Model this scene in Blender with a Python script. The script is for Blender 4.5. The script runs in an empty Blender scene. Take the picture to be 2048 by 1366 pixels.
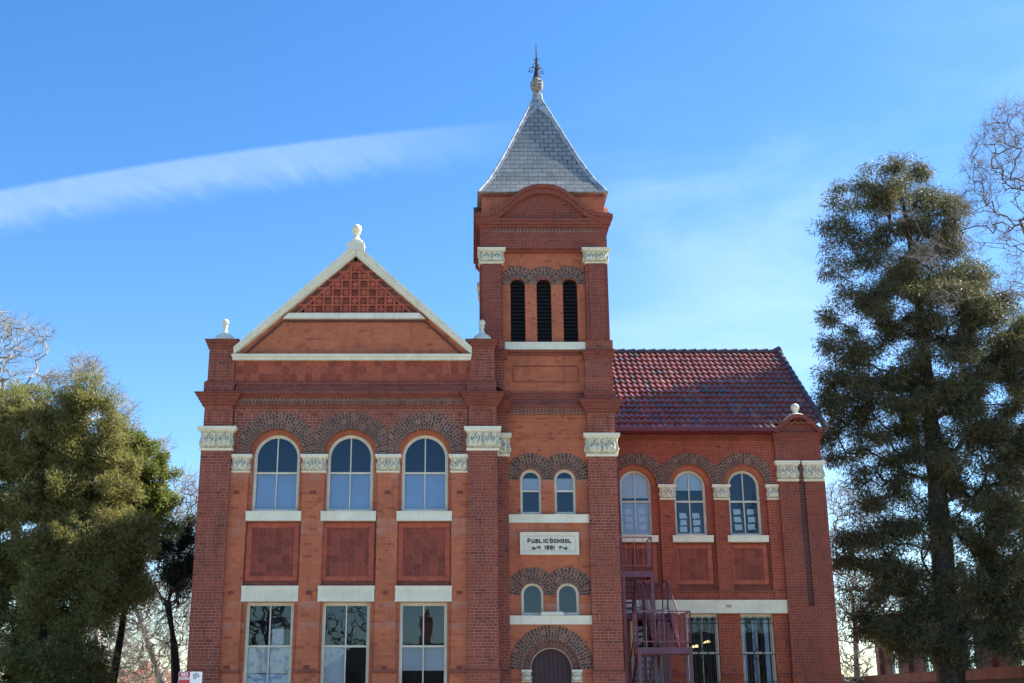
import bpy, math, random
import numpy as np
from mathutils import Vector, Matrix
PI = math.pi
R = math.radians
sc = bpy.context.scene
col = sc.collection

# ------------------------------------------------------------------ camera
CAM_Y, CAM_Z, PITCH, FPX = -34.0, 1.6, R(16.7), 2400.0
cam_d = bpy.data.cameras.new('camera')
cam = bpy.data.objects.new('camera', cam_d); col.objects.link(cam)
cam.location = (0, CAM_Y, CAM_Z)
cam.rotation_euler = (PI / 2 + PITCH, 0, 0)
cam_d.sensor_width = 36.0
cam_d.lens = FPX / 2048 * 36
cam_d.shift_x = 84.0 / 2048
cam_d.clip_end = 3000
sc.camera = cam

# ------------------------------------------------------------------ light
SUN_EL, SUN_AZ = R(41), R(72)          # azimuth from +Y (away from viewer) towards +X
w = bpy.data.worlds.new('World'); sc.world = w; w.use_nodes = True
nt = w.node_tree; nt.nodes.clear()
def N(t, typ, **kw):
    n = t.nodes.new(typ)
    for k, v in kw.items():
        if k.startswith('i_'):
            n.inputs[k[2:].replace('_', ' ')].default_value = v
        else: setattr(n, k, v)
    return n
def L(t, a, b): t.links.new(a, b)
def M(t, op, a, b=None, c=None):
    n = t.nodes.new('ShaderNodeMath'); n.operation = op
    for i, v in enumerate((a, b, c)):
        if v is None: continue
        if isinstance(v, (int, float)): n.inputs[i].default_value = v
        else: t.links.new(v, n.inputs[i])
    return n.outputs[0]
def VM(t, op, a, b=None):
    n = t.nodes.new('ShaderNodeVectorMath'); n.operation = op
    for i, v in enumerate((a, b)):
        if v is None: continue
        if isinstance(v, (tuple, list, Vector)): n.inputs[i].default_value = v
        else: t.links.new(v, n.inputs[i])
    return n.outputs['Value'] if op == 'DOT_PRODUCT' else n.outputs[0]
def smooth(t, v, a, b, lo=0.0, hi=1.0):
    n = t.nodes.new('ShaderNodeMapRange'); n.interpolation_type = 'SMOOTHSTEP'
    n.inputs['From Min'].default_value = a; n.inputs['From Max'].default_value = b
    n.inputs['To Min'].default_value = lo; n.inputs['To Max'].default_value = hi
    t.links.new(v, n.inputs['Value']); return n.outputs[0]
def mixc(t, fac, a, b, mode='MIX'):
    n = t.nodes.new('ShaderNodeMix'); n.data_type = 'RGBA'; n.blend_type = mode
    for s, v in ((n.inputs[0], fac), (n.inputs[6], a), (n.inputs[7], b)):
        if isinstance(v, (int, float)): s.default_value = v
        elif isinstance(v, (tuple, list)): s.default_value = (*v[:3], 1)
        else: t.links.new(v, s)
    return n.outputs[2]

sky = N(nt, 'ShaderNodeTexSky', sky_type='NISHITA', sun_disc=False, sun_elevation=SUN_EL, sun_rotation=SUN_AZ,
        air_density=1.0, dust_density=0.25, ozone_density=2.2, altitude=200)
tc = N(nt, 'ShaderNodeTexCoord')
dirv = VM(nt, 'NORMALIZE', tc.outputs['Generated'])
def dvec(px, py):                       # a direction of the sky seen from the street
    a = math.atan((683 - py) / FPX) + PITCH
    v = Vector(((px - 940) / FPX, math.cos(PITCH) - (683 - py) / FPX * math.sin(PITCH),
                math.sin(PITCH) + (683 - py) / FPX * math.cos(PITCH)))
    return v.normalized()
# long thin aircraft cloud
a_, b_ = dvec(0, 418), dvec(960, 282)
nrm = a_.cross(b_).normalized()
if nrm.z < 0: nrm = -nrm
tan_ = (b_ - a_).normalized()
t0 = a_.dot(tan_); t1 = b_.dot(tan_)
s_ = VM(nt, 'DOT_PRODUCT', dirv, tuple(nrm))
t_ = VM(nt, 'DOT_PRODUCT', dirv, tuple(tan_))
tt = M(nt, 'DIVIDE', M(nt, 'SUBTRACT', t_, t0), t1 - t0)            # 0..1 along
arch = M(nt, 'MULTIPLY', M(nt, 'MULTIPLY', tt, M(nt, 'SUBTRACT', 1.0, tt)), 0.020)
s2 = M(nt, 'SUBTRACT', s_, arch)
cmb = N(nt, 'ShaderNodeCombineXYZ'); L(nt, M(nt, 'MULTIPLY', M(nt,'ADD',t_,M(nt,'MULTIPLY',s_,0.9)), 48.0), cmb.inputs[0]); L(nt, M(nt, 'MULTIPLY', s_, 30.0), cmb.inputs[1])
nz = N(nt, 'ShaderNodeTexNoise'); nz.inputs['Scale'].default_value = 1.0; nz.inputs['Detail'].default_value = 7; nz.inputs['Roughness'].default_value = .66; nz.inputs['Distortion'].default_value = .5; L(nt, cmb.outputs[0], nz.inputs['Vector'])
nzf = nz.outputs['Fac']
nz2 = N(nt, 'ShaderNodeTexNoise'); nz2.inputs['Scale'].default_value = 9; nz2.inputs['Detail'].default_value = 3; L(nt, dirv, nz2.inputs['Vector'])
low = M(nt, 'ADD', -0.016, M(nt, 'MULTIPLY', nzf, -0.020))
upE = smooth(nt, s2, 0.011, 0.0165, 1, 0)
dn = M(nt, 'DIVIDE', M(nt, 'SUBTRACT', s2, low), 0.026)
dnE = smooth(nt, dn, 0, 1)
fade = M(nt, 'MULTIPLY', smooth(nt, tt, 0.55, 1.25, 1, 0), smooth(nt, tt, -0.9, -0.2, 0, 1))
con = M(nt, 'MULTIPLY', M(nt, 'MULTIPLY', upE, dnE), M(nt, 'MULTIPLY', fade, M(nt, 'ADD', 0.3, M(nt, 'MULTIPLY', nzf, 0.65))))
# high thin cloud veils
mp = N(nt, 'ShaderNodeMapping'); mp.inputs['Rotation'].default_value = (0, R(35), R(10)); mp.inputs['Scale'].default_value = (2.2, 3.5, 7.5); L(nt, dirv, mp.inputs['Vector'])
nz3 = N(nt, 'ShaderNodeTexNoise'); nz3.inputs['Scale'].default_value = 1.4; nz3.inputs['Detail'].default_value = 6; nz3.inputs['Roughness'].default_value = .55; nz3.inputs['Distortion'].default_value = .4; L(nt, mp.outputs[0], nz3.inputs['Vector'])
def blob(px, py, r0, r1):
    d = VM(nt, 'DOT_PRODUCT', dirv, tuple(dvec(px, py)))
    return smooth(nt, d, math.cos(r1), math.cos(r0), 0, 1)
veil = M(nt, 'MULTIPLY', smooth(nt, nz3.outputs['Fac'], .36, .72), M(nt, 'MAXIMUM', M(nt, 'MULTIPLY', blob(1480, 640, .02, .24), 1.0), M(nt,'MULTIPLY', blob(2000, 250, .02, .22), .5)))
veil2 = M(nt, 'MULTIPLY', blob(1420, 760, .0, .2), .34)
haze0 = M(nt, 'MULTIPLY', M(nt, 'ADD', veil, veil2), .24)
cl = M(nt, 'MINIMUM', M(nt, 'ADD', M(nt, 'MULTIPLY', con, .29), haze0), .8)
hsv = N(nt, 'ShaderNodeHueSaturation'); hsv.inputs['Hue'].default_value = .504; hsv.inputs['Saturation'].default_value = 1.30; hsv.inputs['Value'].default_value = 1.29
L(nt, sky.outputs[0], hsv.inputs['Color'])
cc = mixc(nt, cl, hsv.outputs[0], (6.0, 7.0, 8.2))
bg = N(nt, 'ShaderNodeBackground'); bg.inputs['Strength'].default_value = 0.08
L(nt, cc, bg.inputs['Color'])
out = N(nt, 'ShaderNodeOutputWorld'); L(nt, bg.outputs[0], out.inputs['Surface'])

sd = bpy.data.lights.new('sun', 'SUN'); so = bpy.data.objects.new('sun', sd); col.objects.link(so)
sd.energy = 5.0; sd.angle = R(0.53); sd.color = (1, .94, .84)
sundir = Vector((math.cos(SUN_EL) * math.sin(SUN_AZ), math.cos(SUN_EL) * math.cos(SUN_AZ), math.sin(SUN_EL)))
so.rotation_euler = sundir.to_track_quat('Z', 'Y').to_euler(); so.location = (30, 30, 60)
sc.view_settings.view_transform = 'Standard'; sc.view_settings.look = 'None'
sc.view_settings.exposure = 1.35; sc.view_settings.gamma = 1.0

# ------------------------------------------------------------------ helpers
def mz(py, y): return CAM_Z + (y - CAM_Y) * math.tan(PITCH + math.atan((683 - py) / FPX))   # survey: photo row -> height at depth y
def mx(px, py, y):                                                                          # survey: photo column -> X at depth y
    return (px - 940) * ((y - CAM_Y) * math.cos(PITCH) + (mz(py, y) - CAM_Z) * math.sin(PITCH)) / FPX

class MB:
    def __init__(s, T=None): s.v = []; s.f = []; s.uv = {}; s.T = T; s.sm = False
    def vert(s, p):
        if s.T: p = s.T(*p)
        s.v.append(tuple(p)); return len(s.v) - 1
    def poly(s, pts, uv=None):
        s.f.append([s.vert(p) for p in pts])
        if uv: s.uv[len(s.f) - 1] = uv
    def box(s, x0, x1, y0, y1, z0, z1):
        b = [s.vert(p) for p in ((x0,y0,z0),(x1,y0,z0),(x1,y1,z0),(x0,y1,z0),(x0,y0,z1),(x1,y0,z1),(x1,y1,z1),(x0,y1,z1))]
        for q in ((0,1,5,4),(1,2,6,5),(2,3,7,6),(3,0,4,7),(4,5,6,7),(3,2,1,0)): s.f.append([b[i] for i in q])
    def taper(s, xa, xb, ya, yb, z0, xc, xd, yc, yd, z1):
        b = [s.vert(p) for p in ((xa,ya,z0),(xb,ya,z0),(xb,yb,z0),(xa,yb,z0),(xc,yc,z1),(xd,yc,z1),(xd,yd,z1),(xc,yd,z1))]
        for q in ((0,1,5,4),(1,2,6,5),(2,3,7,6),(3,0,4,7),(4,5,6,7),(3,2,1,0)): s.f.append([b[i] for i in q])
    def prism(s, pts, y0, y1):           # outline in X,Z extruded in Y (front y0)
        n = len(pts)
        a = [s.vert((x, y0, z)) for x, z in pts]; b = [s.vert((x, y1, z)) for x, z in pts]
        s.f.append(a); s.f.append(b[::-1])
        for i in range(n): s.f.append([a[i], b[i], b[(i+1)%n], a[(i+1)%n]])
    def strip(s, A, B, y0, y1):          # band between two X,Z polylines, extruded
        for i in range(len(A) - 1):
            q = [A[i], A[i+1], B[i+1], B[i]]
            s.poly([(x, y0, z) for x, z in q])
            s.poly([(x, y1, z) for x, z in q[::-1]])
        for P in (A, B):
            for i in range(len(P) - 1):
                s.poly([(P[i][0], y0, P[i][1]), (P[i][0], y1, P[i][1]), (P[i+1][0], y1, P[i+1][1]), (P[i+1][0], y0, P[i+1][1])])
        for i in (0, -1):
            s.poly([(A[i][0], y0, A[i][1]), (A[i][0], y1, A[i][1]), (B[i][0], y1, B[i][1]), (B[i][0], y0, B[i][1])])
    def tube(s, P, r, n=6, cap=True):
        P = [Vector(p) for p in P]; m = len(P)
        if not hasattr(r, '__len__'): r = [r] * m
        prev = None; rings = []
        up = Vector((0.13, 0.9, 0.31)).normalized()
        for i in range(m):
            d = (P[min(i+1, m-1)] - P[max(i-1, 0)]).normalized()
            u = d.cross(up)
            if u.length < .05: u = d.cross(Vector((1, 0, 0)))
            u.normalize(); vv = d.cross(u)
            rings.append([s.vert(P[i] + u * (math.cos(2*PI*k/n) * r[i]) + vv * (math.sin(2*PI*k/n) * r[i])) for k in range(n)])
        for i in range(m - 1):
            for k in range(n): s.f.append([rings[i][k], rings[i][(k+1)%n], rings[i+1][(k+1)%n], rings[i+1][k]])
        if cap: s.f.append(rings[0][::-1]); s.f.append(rings[-1])
    def bar(s, a, b, w, h=None):         # square bar
        h = h or w
        a = Vector(a); b = Vector(b); d = (b - a).normalized()
        u = d.cross(Vector((0, 0, 1)))
        if u.length < .05: u = Vector((1, 0, 0))
        u.normalize(); vv = d.cross(u).normalized()
        c = []
        for p in (a, b):
            for sx, sy in ((-1,-1),(1,-1),(1,1),(-1,1)): c.append(s.vert(p + u*(sx*w/2) + vv*(sy*h/2)))
        for q in ((0,1,5,4),(1,2,6,5),(2,3,7,6),(3,0,4,7),(4,5,6,7),(3,2,1,0)): s.f.append([c[i] for i in q])
    def lathe(s, c, prof, n=20):         # profile (r,z) about a vertical axis
        rings = [[s.vert((c[0] + r*math.cos(2*PI*k/n), c[1] + r*math.sin(2*PI*k/n), c[2] + z)) for k in range(n)] for r, z in prof]
        for i in range(len(rings) - 1):
            for k in range(n): s.f.append([rings[i][k], rings[i][(k+1)%n], rings[i+1][(k+1)%n], rings[i+1][k]])
        s.f.append(rings[0][::-1]); s.f.append(rings[-1])
    def ball(s, c, r, n=20, m=10, z0=-.98, z1=.999):
        prof = []
        a0, a1 = math.asin(z0), math.asin(z1)
        for i in range(m + 1):
            a = a0 + (a1 - a0) * i / m; prof.append((r*math.cos(a), r*math.sin(a)))
        s.lathe(c, prof, n)
    def build(s, name, mat, parent=None, smooth=False):
        off = Vector((0, 0, 0)); p = parent
        while p is not None: off += p.location; p = p.parent
        me = bpy.data.meshes.new(name)
        me.from_pydata([(v[0]-off.x, v[1]-off.y, v[2]-off.z) for v in s.v], [], s.f)
        if s.uv:
            ul = me.uv_layers.new(name='UVMap')
            for fi, uv in s.uv.items():
                for li, q in zip(me.polygons[fi].loop_indices, uv): ul.data[li].uv = q
        me.materials.append(mat)
        if smooth or s.sm:
            me.polygons.foreach_set('use_smooth', [True] * len(me.polygons))
        me.update()
        o = bpy.data.objects.new(name, me); col.objects.link(o)
        if parent is not None: o.parent = parent
        return o

def empty(name, loc, label, cat, group=None):
    o = bpy.data.objects.new(name, None); col.objects.link(o); o.location = loc
    o['label'] = label; o['category'] = cat
    if group: o['group'] = group
    bpy.context.view_layer.update()
    return o
def tag(o, label, cat, group=None):
    o['label'] = label; o['category'] = cat
    if group: o['group'] = group
    return o

# ------------------------------------------------------------------ materials
def new_mat(name):
    m = bpy.data.materials.new(name); m.use_nodes = True
    t = m.node_tree; t.nodes.clear()
    o = t.nodes.new('ShaderNodeOutputMaterial'); b = t.nodes.new('ShaderNodeBsdfPrincipled')
    t.links.new(b.outputs[0], o.inputs[0]); return m, t, b, o
def noise(t, vec, scale, detail=4, rough=.55):
    n = t.nodes.new('ShaderNodeTexNoise'); n.inputs['Scale'].default_value = scale; n.inputs['Detail'].default_value = detail
    n.inputs['Roughness'].default_value = rough
    if vec is not None: t.links.new(vec, n.inputs['Vector'])
    return n.outputs['Fac']
def ramp(t, fac, stops):
    n = t.nodes.new('ShaderNodeValToRGB'); cr = n.color_ramp
    while len(cr.elements) < len(stops): cr.elements.new(.5)
    for e, (p, c) in zip(cr.elements, stops): e.position = p; e.color = (*c, 1)
    t.links.new(fac, n.inputs[0]); return n.outputs[0]
def bump(t, b, h, dist, strength=1.0):
    n = t.nodes.new('ShaderNodeBump'); n.inputs['Distance'].default_value = dist; n.inputs['Strength'].default_value = strength
    t.links.new(h, n.inputs['Height']); t.links.new(n.outputs[0], b.inputs['Normal'])
def facade_vec(t):
    g = t.nodes.new('ShaderNodeNewGeometry'); s = t.nodes.new('ShaderNodeSeparateXYZ'); t.links.new(g.outputs['Position'], s.inputs[0])
    c = t.nodes.new('ShaderNodeCombineXYZ'); t.links.new(M(t, 'ADD', s.outputs[0], s.outputs[1]), c.inputs[0]); t.links.new(s.outputs[2], c.inputs[1])
    return c.outputs[0], g.outputs['Position']
BLOOM = ((6.22, 6.56), (3.42, 3.68), (7.5, 7.9), (4.0, 4.26), (6.0, 6.3))
def brick_mat(name, c1, c2, mortar, msize=.009, uv=False, bw=.235, rh=.0855, squash=.5, freq=3, stain=.35, third=None, vary=.7):
    m, t, b, o = new_mat(name)
    vec, pos = facade_vec(t)
    if uv:
        u = t.nodes.new('ShaderNodeUVMap'); vec = u.outputs[0]
    bt = t.nodes.new('ShaderNodeTexBrick'); t.links.new(vec, bt.inputs['Vector'])
    bt.offset = .5; bt.offset_frequency = 2; bt.squash = squash; bt.squash_frequency = freq
    bt.inputs['Scale'].default_value = 1; bt.inputs['Brick Width'].default_value = bw; bt.inputs['Row Height'].default_value = rh
    bt.inputs['Mortar Size'].default_value = msize; bt.inputs['Mortar Smooth'].default_value = .25; bt.inputs['Bias'].default_value = 0
    bt.inputs['Color1'].default_value = (0, 0, 0, 1); bt.inputs['Color2'].default_value = (1, 1, 1, 1); bt.inputs['Mortar'].default_value = (.5, .5, .5, 1)
    bc = ramp(t, bt.outputs['Color'], [(0, c1), (.55, tuple((p+q)/2 for p, q in zip(c1, c2))), (.8, c2), (1, third or c2)])
    n1 = noise(t, pos, 1.1, 5); n2 = noise(t, pos, 38, 3)
    f = M(t, 'MULTIPLY_ADD', n1, vary, 1 - vary*.5)
    f = M(t, 'MULTIPLY', f, M(t, 'MULTIPLY_ADD', n2, .5, .75))
    bc = mixc(t, 1.0, bc, f, 'MULTIPLY')
    n3 = noise(t, pos, .45, 3)
    mo = mixc(t, smooth(t, n3, .35, .65), mortar, tuple(x*.62 for x in mortar))
    cfin = mixc(t, bt.outputs['Fac'], bc, mo)
    # weathering runs: narrow in X, long in Z
    mp = t.nodes.new('ShaderNodeMapping'); mp.inputs['Scale'].default_value = (2.6, .35, 1)
    v2, _ = facade_vec(t); t.links.new(v2, mp.inputs['Vector'])
    n4 = noise(t, mp.outputs[0], 1.6, 6, .62)
    cfin = mixc(t, smooth(t, n4, .49, .74, 0, stain*1.25), cfin, (.05, .035, .03))
    # pale salt bloom left by water under the sills, plus odd patches
    sz = t.nodes.new('ShaderNodeSeparateXYZ'); t.links.new(pos, sz.inputs[0]); band = None
    for (za, zb_) in BLOOM:
        m1 = M(t, 'MULTIPLY', smooth(t, sz.outputs[2], za, zb_), smooth(t, sz.outputs[2], zb_ + .01, zb_ + .03, 1, 0))
        band = m1 if band is None else M(t, 'MAXIMUM', band, m1)
    if name == 'orange_brick': cfin = mixc(t, M(t, 'MULTIPLY', band, smooth(t, n4, .35, .62, 0, .42)), cfin, (.46,.30,.24))
    n5 = noise(t, mp.outputs[0], 3.1, 7, .7)
    cfin = mixc(t, M(t, 'MULTIPLY', smooth(t, n5, .56, .8), smooth(t, n3, .45, .62, 0, .38)), cfin, (.52,.33,.25))
    t.links.new(cfin, b.inputs['Base Color']); b.inputs['Roughness'].default_value = .85
    h = M(t, 'ADD', M(t, 'MULTIPLY', bt.outputs['Fac'], -1), M(t, 'MULTIPLY', n2, .35))
    bump(t, b, h, .008, .8)
    return m
def plain_mat(name, c, rough=.6, nscale=3, namt=.25, c2=None, bmp=0, metal=0, spec=.5, grime=0):
    m, t, b, o = new_mat(name)
    g = t.nodes.new('ShaderNodeNewGeometry'); pos = g.outputs['Position']
    n = noise(t, pos, nscale, 5)
    cfin = mixc(t, smooth(t, n, .3, .7), tuple(x*(1-namt) for x in c), c2 or c)
    if grime:
        mp = t.nodes.new('ShaderNodeMapping'); mp.inputs['Scale'].default_value = (4, 4, .7); t.links.new(pos, mp.inputs['Vector'])
        g2 = noise(t, mp.outputs[0], 2.2, 6, .65)
        cfin = mixc(t, smooth(t, g2, .5, .75, 0, grime), cfin, (.09, .085, .07))
    t.links.new(cfin, b.inputs['Base Color']); b.inputs['Roughness'].default_value = rough; b.inputs['Metallic'].default_value = metal
    b.inputs['Specular IOR Level'].default_value = spec
    if bmp: bump(t, b, noise(t, pos, nscale*8, 3), bmp)
    return m

B_DARK = brick_mat('dark_red_brick', (.245,.052,.031), (.315,.074,.041), (.47,.235,.17), msize=.0074, third=(.14,.036,.027), stain=.3)
B_SIDE = brick_mat('red_brick', (.28,.048,.024), (.36,.072,.033), (.50,.21,.14), msize=.0065, stain=.28)
B_PURP = brick_mat('deep_red_brick', (.215,.044,.027), (.27,.060,.035), (.38,.17,.12), msize=.0065, stain=.35)
B_ORNG = brick_mat('orange_brick', (.46,.125,.055), (.54,.155,.068), (.56,.22,.125), msize=.0055, third=(.37,.075,.038), stain=.2)
B_SOOT = brick_mat('sooty_red_brick', (.22,.055,.035), (.30,.078,.046), (.50,.28,.20), msize=.0078, third=(.14,.042,.032), stain=.35)
B_BRWN = brick_mat('brown_brick', (.17,.062,.042), (.23,.085,.055), (.42,.26,.2), msize=.008, bw=.11, rh=.17, squash=1, stain=.35)
B_ARCH = brick_mat('arch_brick', (.082,.042,.034), (.15,.072,.050), (.42,.28,.21), msize=.008, uv=True, bw=.235, rh=.088, squash=.5, freq=2, stain=.2, third=(.30,.13,.075), vary=.6)
B_RING = brick_mat('arch_inner_brick', (.40,.10,.045), (.46,.12,.05), (.5,.22,.14), msize=.006, uv=True, bw=.235, rh=.088, squash=1, stain=.15)
B_BACK = brick_mat('pink_red_brick', (.25,.06,.04), (.30,.08,.05), (.4,.22,.18), stain=.2)
CREAM = plain_mat('cream_paint', (.78,.73,.56), .55, 2.0, .07, (.82,.77,.60), grime=.2)
CARVE = plain_mat('carved_cream_stone', (.78,.72,.53), .7, 6, .12, (.82,.77,.58), bmp=.004, grime=.18)
FRAME = plain_mat('window_frame_paint', (.66,.60,.47), .5, 3, .1, (.72,.66,.53))
MAROON = plain_mat('maroon_paint', (.16,.018,.03), .35, 3, .2)
STEEL = plain_mat('plum_steel_paint', (.135,.05,.078), .42, 4, .25)
DOORP = plain_mat('door_paint', (.055,.014,.022), .5, 8, .3)
BLACK = plain_mat('black_iron', (.012,.012,.013), .45, 8, .2)
RUST = plain_mat('rusty_iron', (.05,.022,.018), .7, 14, .4, (.09,.035,.03))
LEAD = plain_mat('lead_flashing', (.34,.37,.39), .5, 5, .35, (.50,.52,.53), bmp=.01, spec=.35)
LOUV = plain_mat('louvre_timber', (.016,.014,.017), .75, 10, .3)
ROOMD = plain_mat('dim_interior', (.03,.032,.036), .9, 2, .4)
BLIND = plain_mat('window_blind', (.50,.64,.84), .85, 1.3, .12)
FROST = plain_mat('frosted_panel', (.70,.74,.78), .85, 1.3, .12)
PAPER = plain_mat('paper', (.78,.78,.80), .9, 5, .06)
CARVD = plain_mat('shaded_cream_stone', (.54,.48,.35), .8, 9, .25, (.64,.58,.44), bmp=.006)  # darkened cream: shade of recesses put into the stone colour
TERRA = plain_mat('plain_terracotta', (.42,.085,.046), .75, 5, .22, (.47,.105,.055), bmp=.004)
TERRD = plain_mat('terracotta_edge', (.17,.05,.035), .8, 9, .4)
TEXTM = plain_mat('black_lettering', (.02,.012,.014), .6, 8, .1)

def tile_panel_mat(name, pitch, a, b_, ring=True):
    m, t, b, o = new_mat(name)
    vec, pos = facade_vec(t)
    s = t.nodes.new('ShaderNodeVectorMath'); s.operation = 'SCALE'; s.inputs['Scale'].default_value = 1 / pitch; t.links.new(vec, s.inputs[0])
    fl = VM(t, 'FLOOR', s.outputs[0]); fr = VM(t, 'FRACTION', s.outputs[0])
    wn = t.nodes.new('ShaderNodeTexWhiteNoise'); wn.noise_dimensions = '2D'; t.links.new(fl, wn.inputs['Vector'])
    c = VM(t, 'SUBTRACT', fr, (.5, .5, 0))
    ln = t.nodes.new('ShaderNodeVectorMath'); ln.operation = 'LENGTH'; t.links.new(c, ln.inputs[0]); d = ln.outputs['Value']
    sp = t.nodes.new('ShaderNodeSeparateXYZ'); t.links.new(c, sp.inputs[0])
    mxx = M(t, 'MAXIMUM', M(t, 'ABSOLUTE', sp.outputs[0]), M(t, 'ABSOLUTE', sp.outputs[1]))
    joint = smooth(t, mxx, .462, .485)
    rings = M(t, 'MULTIPLY', smooth(t, M(t, 'SINE', M(t, 'MULTIPLY', d, 62.0)), -.1, .9), smooth(t, d, .40, .42, 1, 0))
    rim = M(t, 'MULTIPLY', smooth(t, d, .40, .43), smooth(t, d, .45, .48, 1, 0))
    cbase = ramp(t, wn.outputs['Value'], [(0, a), (.35, tuple(x*.84 for x in a)), (.7, b_), (1, tuple(x*1.1 for x in b_))])
    wn2 = t.nodes.new('ShaderNodeTexWhiteNoise'); wn2.noise_dimensions = '2D'
    t.links.new(VM(t, 'ADD', fl, (7.3, 2.1, 0)), wn2.inputs['Vector'])
    disc = M(t, 'MULTIPLY', smooth(t, d, .40, .42, 1, 0), smooth(t, wn2.outputs['Value'], .5, .51))
    cf = mixc(t, M(t, 'MULTIPLY', disc, .2), cbase, tuple(x*1.35 for x in b_))
    cf = mixc(t, M(t, 'MULTIPLY', rings, .28), cf, (.07, .02, .015))
    cf = mixc(t, M(t, 'MULTIPLY', rim, .35), cf, (.06, .02, .015))
    cf = mixc(t, M(t, 'MULTIPLY', joint, .55), cf, (.30, .14, .10))
    cf = mixc(t, 1.0, cf, M(t, 'MULTIPLY_ADD', noise(t, pos, 12, 4), .5, .75), 'MULTIPLY')
    t.links.new(cf, b.inputs['Base Color']); b.inputs['Roughness'].default_value = .75
    bump(t, b, M(t, 'ADD', M(t, 'MULTIPLY', rings, -.6), M(t, 'MULTIPLY', M(t, 'ADD', rim, joint), -1)), .008)
    return m
TILES = tile_panel_mat('terracotta_tiles', .232, (.26,.050,.030), (.315,.062,.036))
FRIEZE = tile_panel_mat('terracotta_frieze', .226, (.35,.068,.036), (.42,.098,.046))

def slate_mat():
    m, t, b, o = new_mat('slate')
    u = t.nodes.new('ShaderNodeUVMap')
    bt = t.nodes.new('ShaderNodeTexBrick'); t.links.new(u.outputs[0], bt.inputs['Vector'])
    bt.offset = .5; bt.squash = 1
    bt.inputs['Scale'].default_value = 1; bt.inputs['Brick Width'].default_value = .29; bt.inputs['Row Height'].default_value = .205
    bt.inputs['Mortar Size'].default_value = .011; bt.inputs['Mortar Smooth'].default_value = .1
    bt.inputs['Color1'].default_value = (.225,.23,.215,1); bt.inputs['Color2'].default_value = (.30,.305,.285,1); bt.inputs['Mortar'].default_value = (.03,.032,.035,1)
    g = t.nodes.new('ShaderNodeNewGeometry')
    n = noise(t, g.outputs['Position'], 6, 5); n2 = noise(t, g.outputs['Position'], 1.2, 4)
    cf = mixc(t, 1, bt.outputs['Color'], M(t, 'MULTIPLY', M(t, 'MULTIPLY_ADD', n, .6, .7), M(t, 'MULTIPLY_ADD', n2, .5, .75)), 'MULTIPLY')
    t.links.new(cf, b.inputs['Base Color']); b.inputs['Roughness'].default_value = .5
    bump(t, b, M(t, 'MULTIPLY', bt.outputs['Fac'], -1), .012)
    return m
SLATE = slate_mat()
def rooftile_mat():
    m, t, b, o = new_mat('glazed_roof_tile')
    u = t.nodes.new('ShaderNodeUVMap'); fl = VM(t, 'FLOOR', u.outputs[0])
    wn = t.nodes.new('ShaderNodeTexWhiteNoise'); wn.noise_dimensions = '2D'; t.links.new(fl, wn.inputs['Vector'])
    g = t.nodes.new('ShaderNodeNewGeometry')
    n = noise(t, g.outputs['Position'], .9, 4)
    v = M(t, 'MULTIPLY_ADD', M(t, 'SUBTRACT', n, .5), .5, wn.outputs['Value'])
    c = ramp(t, v, [(0, (.14,.038,.027)), (.45, (.235,.060,.040)), (.78, (.18,.045,.032)), (.87, (.07,.042,.038)), (.95, (.14,.09,.08)), (1, (.30,.12,.085))])
    c = mixc(t, 1, c, M(t, 'MULTIPLY_ADD', noise(t, g.outputs['Position'], 9, 4), .7, .65), 'MULTIPLY')
    t.links.new(c, b.inputs['Base Color']); b.inputs['Roughness'].default_value = .36; b.inputs['Specular IOR Level'].default_value = .72
    return m
RTILE = rooftile_mat()
def glass_mat():
    m = bpy.data.materials.new('window_glass'); m.use_nodes = True; t = m.node_tree; t.nodes.clear()
    o = t.nodes.new('ShaderNodeOutputMaterial'); gl = t.nodes.new('ShaderNodeBsdfGlossy'); gl.inputs['Roughness'].default_value = .01; gl.inputs['Color'].default_value = (.66,.84,1,1)
    tr = t.nodes.new('ShaderNodeBsdfTransparent'); tr.inputs[0].default_value = (.90,.94,.96,1)
    fr = t.nodes.new('ShaderNodeFresnel'); fr.inputs['IOR'].default_value = 1.68
    g = t.nodes.new('ShaderNodeNewGeometry')
    n = noise(t, g.outputs['Position'], 1.6, 2)
    bp = t.nodes.new('ShaderNodeBump'); bp.inputs['Distance'].default_value = .002; bp.inputs['Strength'].default_value = .6; t.links.new(n, bp.inputs['Height'])
    t.links.new(bp.outputs[0], gl.inputs['Normal'])
    mx_ = t.nodes.new('ShaderNodeMixShader'); t.links.new(fr.outputs[0], mx_.inputs[0]); t.links.new(tr.outputs[0], mx_.inputs[1]); t.links.new(gl.outputs[0], mx_.inputs[2])
    t.links.new(mx_.outputs[0], o.inputs[0]); return m
GLASS = glass_mat()

# ------------------------------------------------------------------ setting
def ground_mat(name, c1, c2, sc_=.4, rough=.95):
    m, t, b, o = new_mat(name)
    g = t.nodes.new('ShaderNodeNewGeometry'); p = g.outputs['Position']
    c = mixc(t, smooth(t, noise(t, p, sc_, 6, .65), .35, .65), c1, c2)
    c = mixc(t, 1, c, M(t, 'MULTIPLY_ADD', noise(t, p, 14, 4), .8, .6), 'MULTIPLY')
    t.links.new(c, b.inputs['Base Color']); b.inputs['Roughness'].default_value = rough
    bump(t, b, noise(t, p, 30, 3), .02)
    return m
def sheet(name, x0, x1, y0, y1, z, mat, th=None):
    b = MB()
    if th: b.box(x0, x1, y0, y1, z - th, z)
    else: b.poly([(x0,y0,z),(x1,y0,z),(x1,y1,z),(x0,y1,z)])
    o = b.build(name, mat); o['kind'] = 'structure'; return o
sheet('ground', -900, 900, -900, 900, 0, ground_mat('lawn', (.17,.17,.07), (.28,.24,.13)))
sheet('road', -900, 900, -46, -18, .004, ground_mat('asphalt', (.11,.108,.10), (.14,.135,.125), .3))
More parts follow.
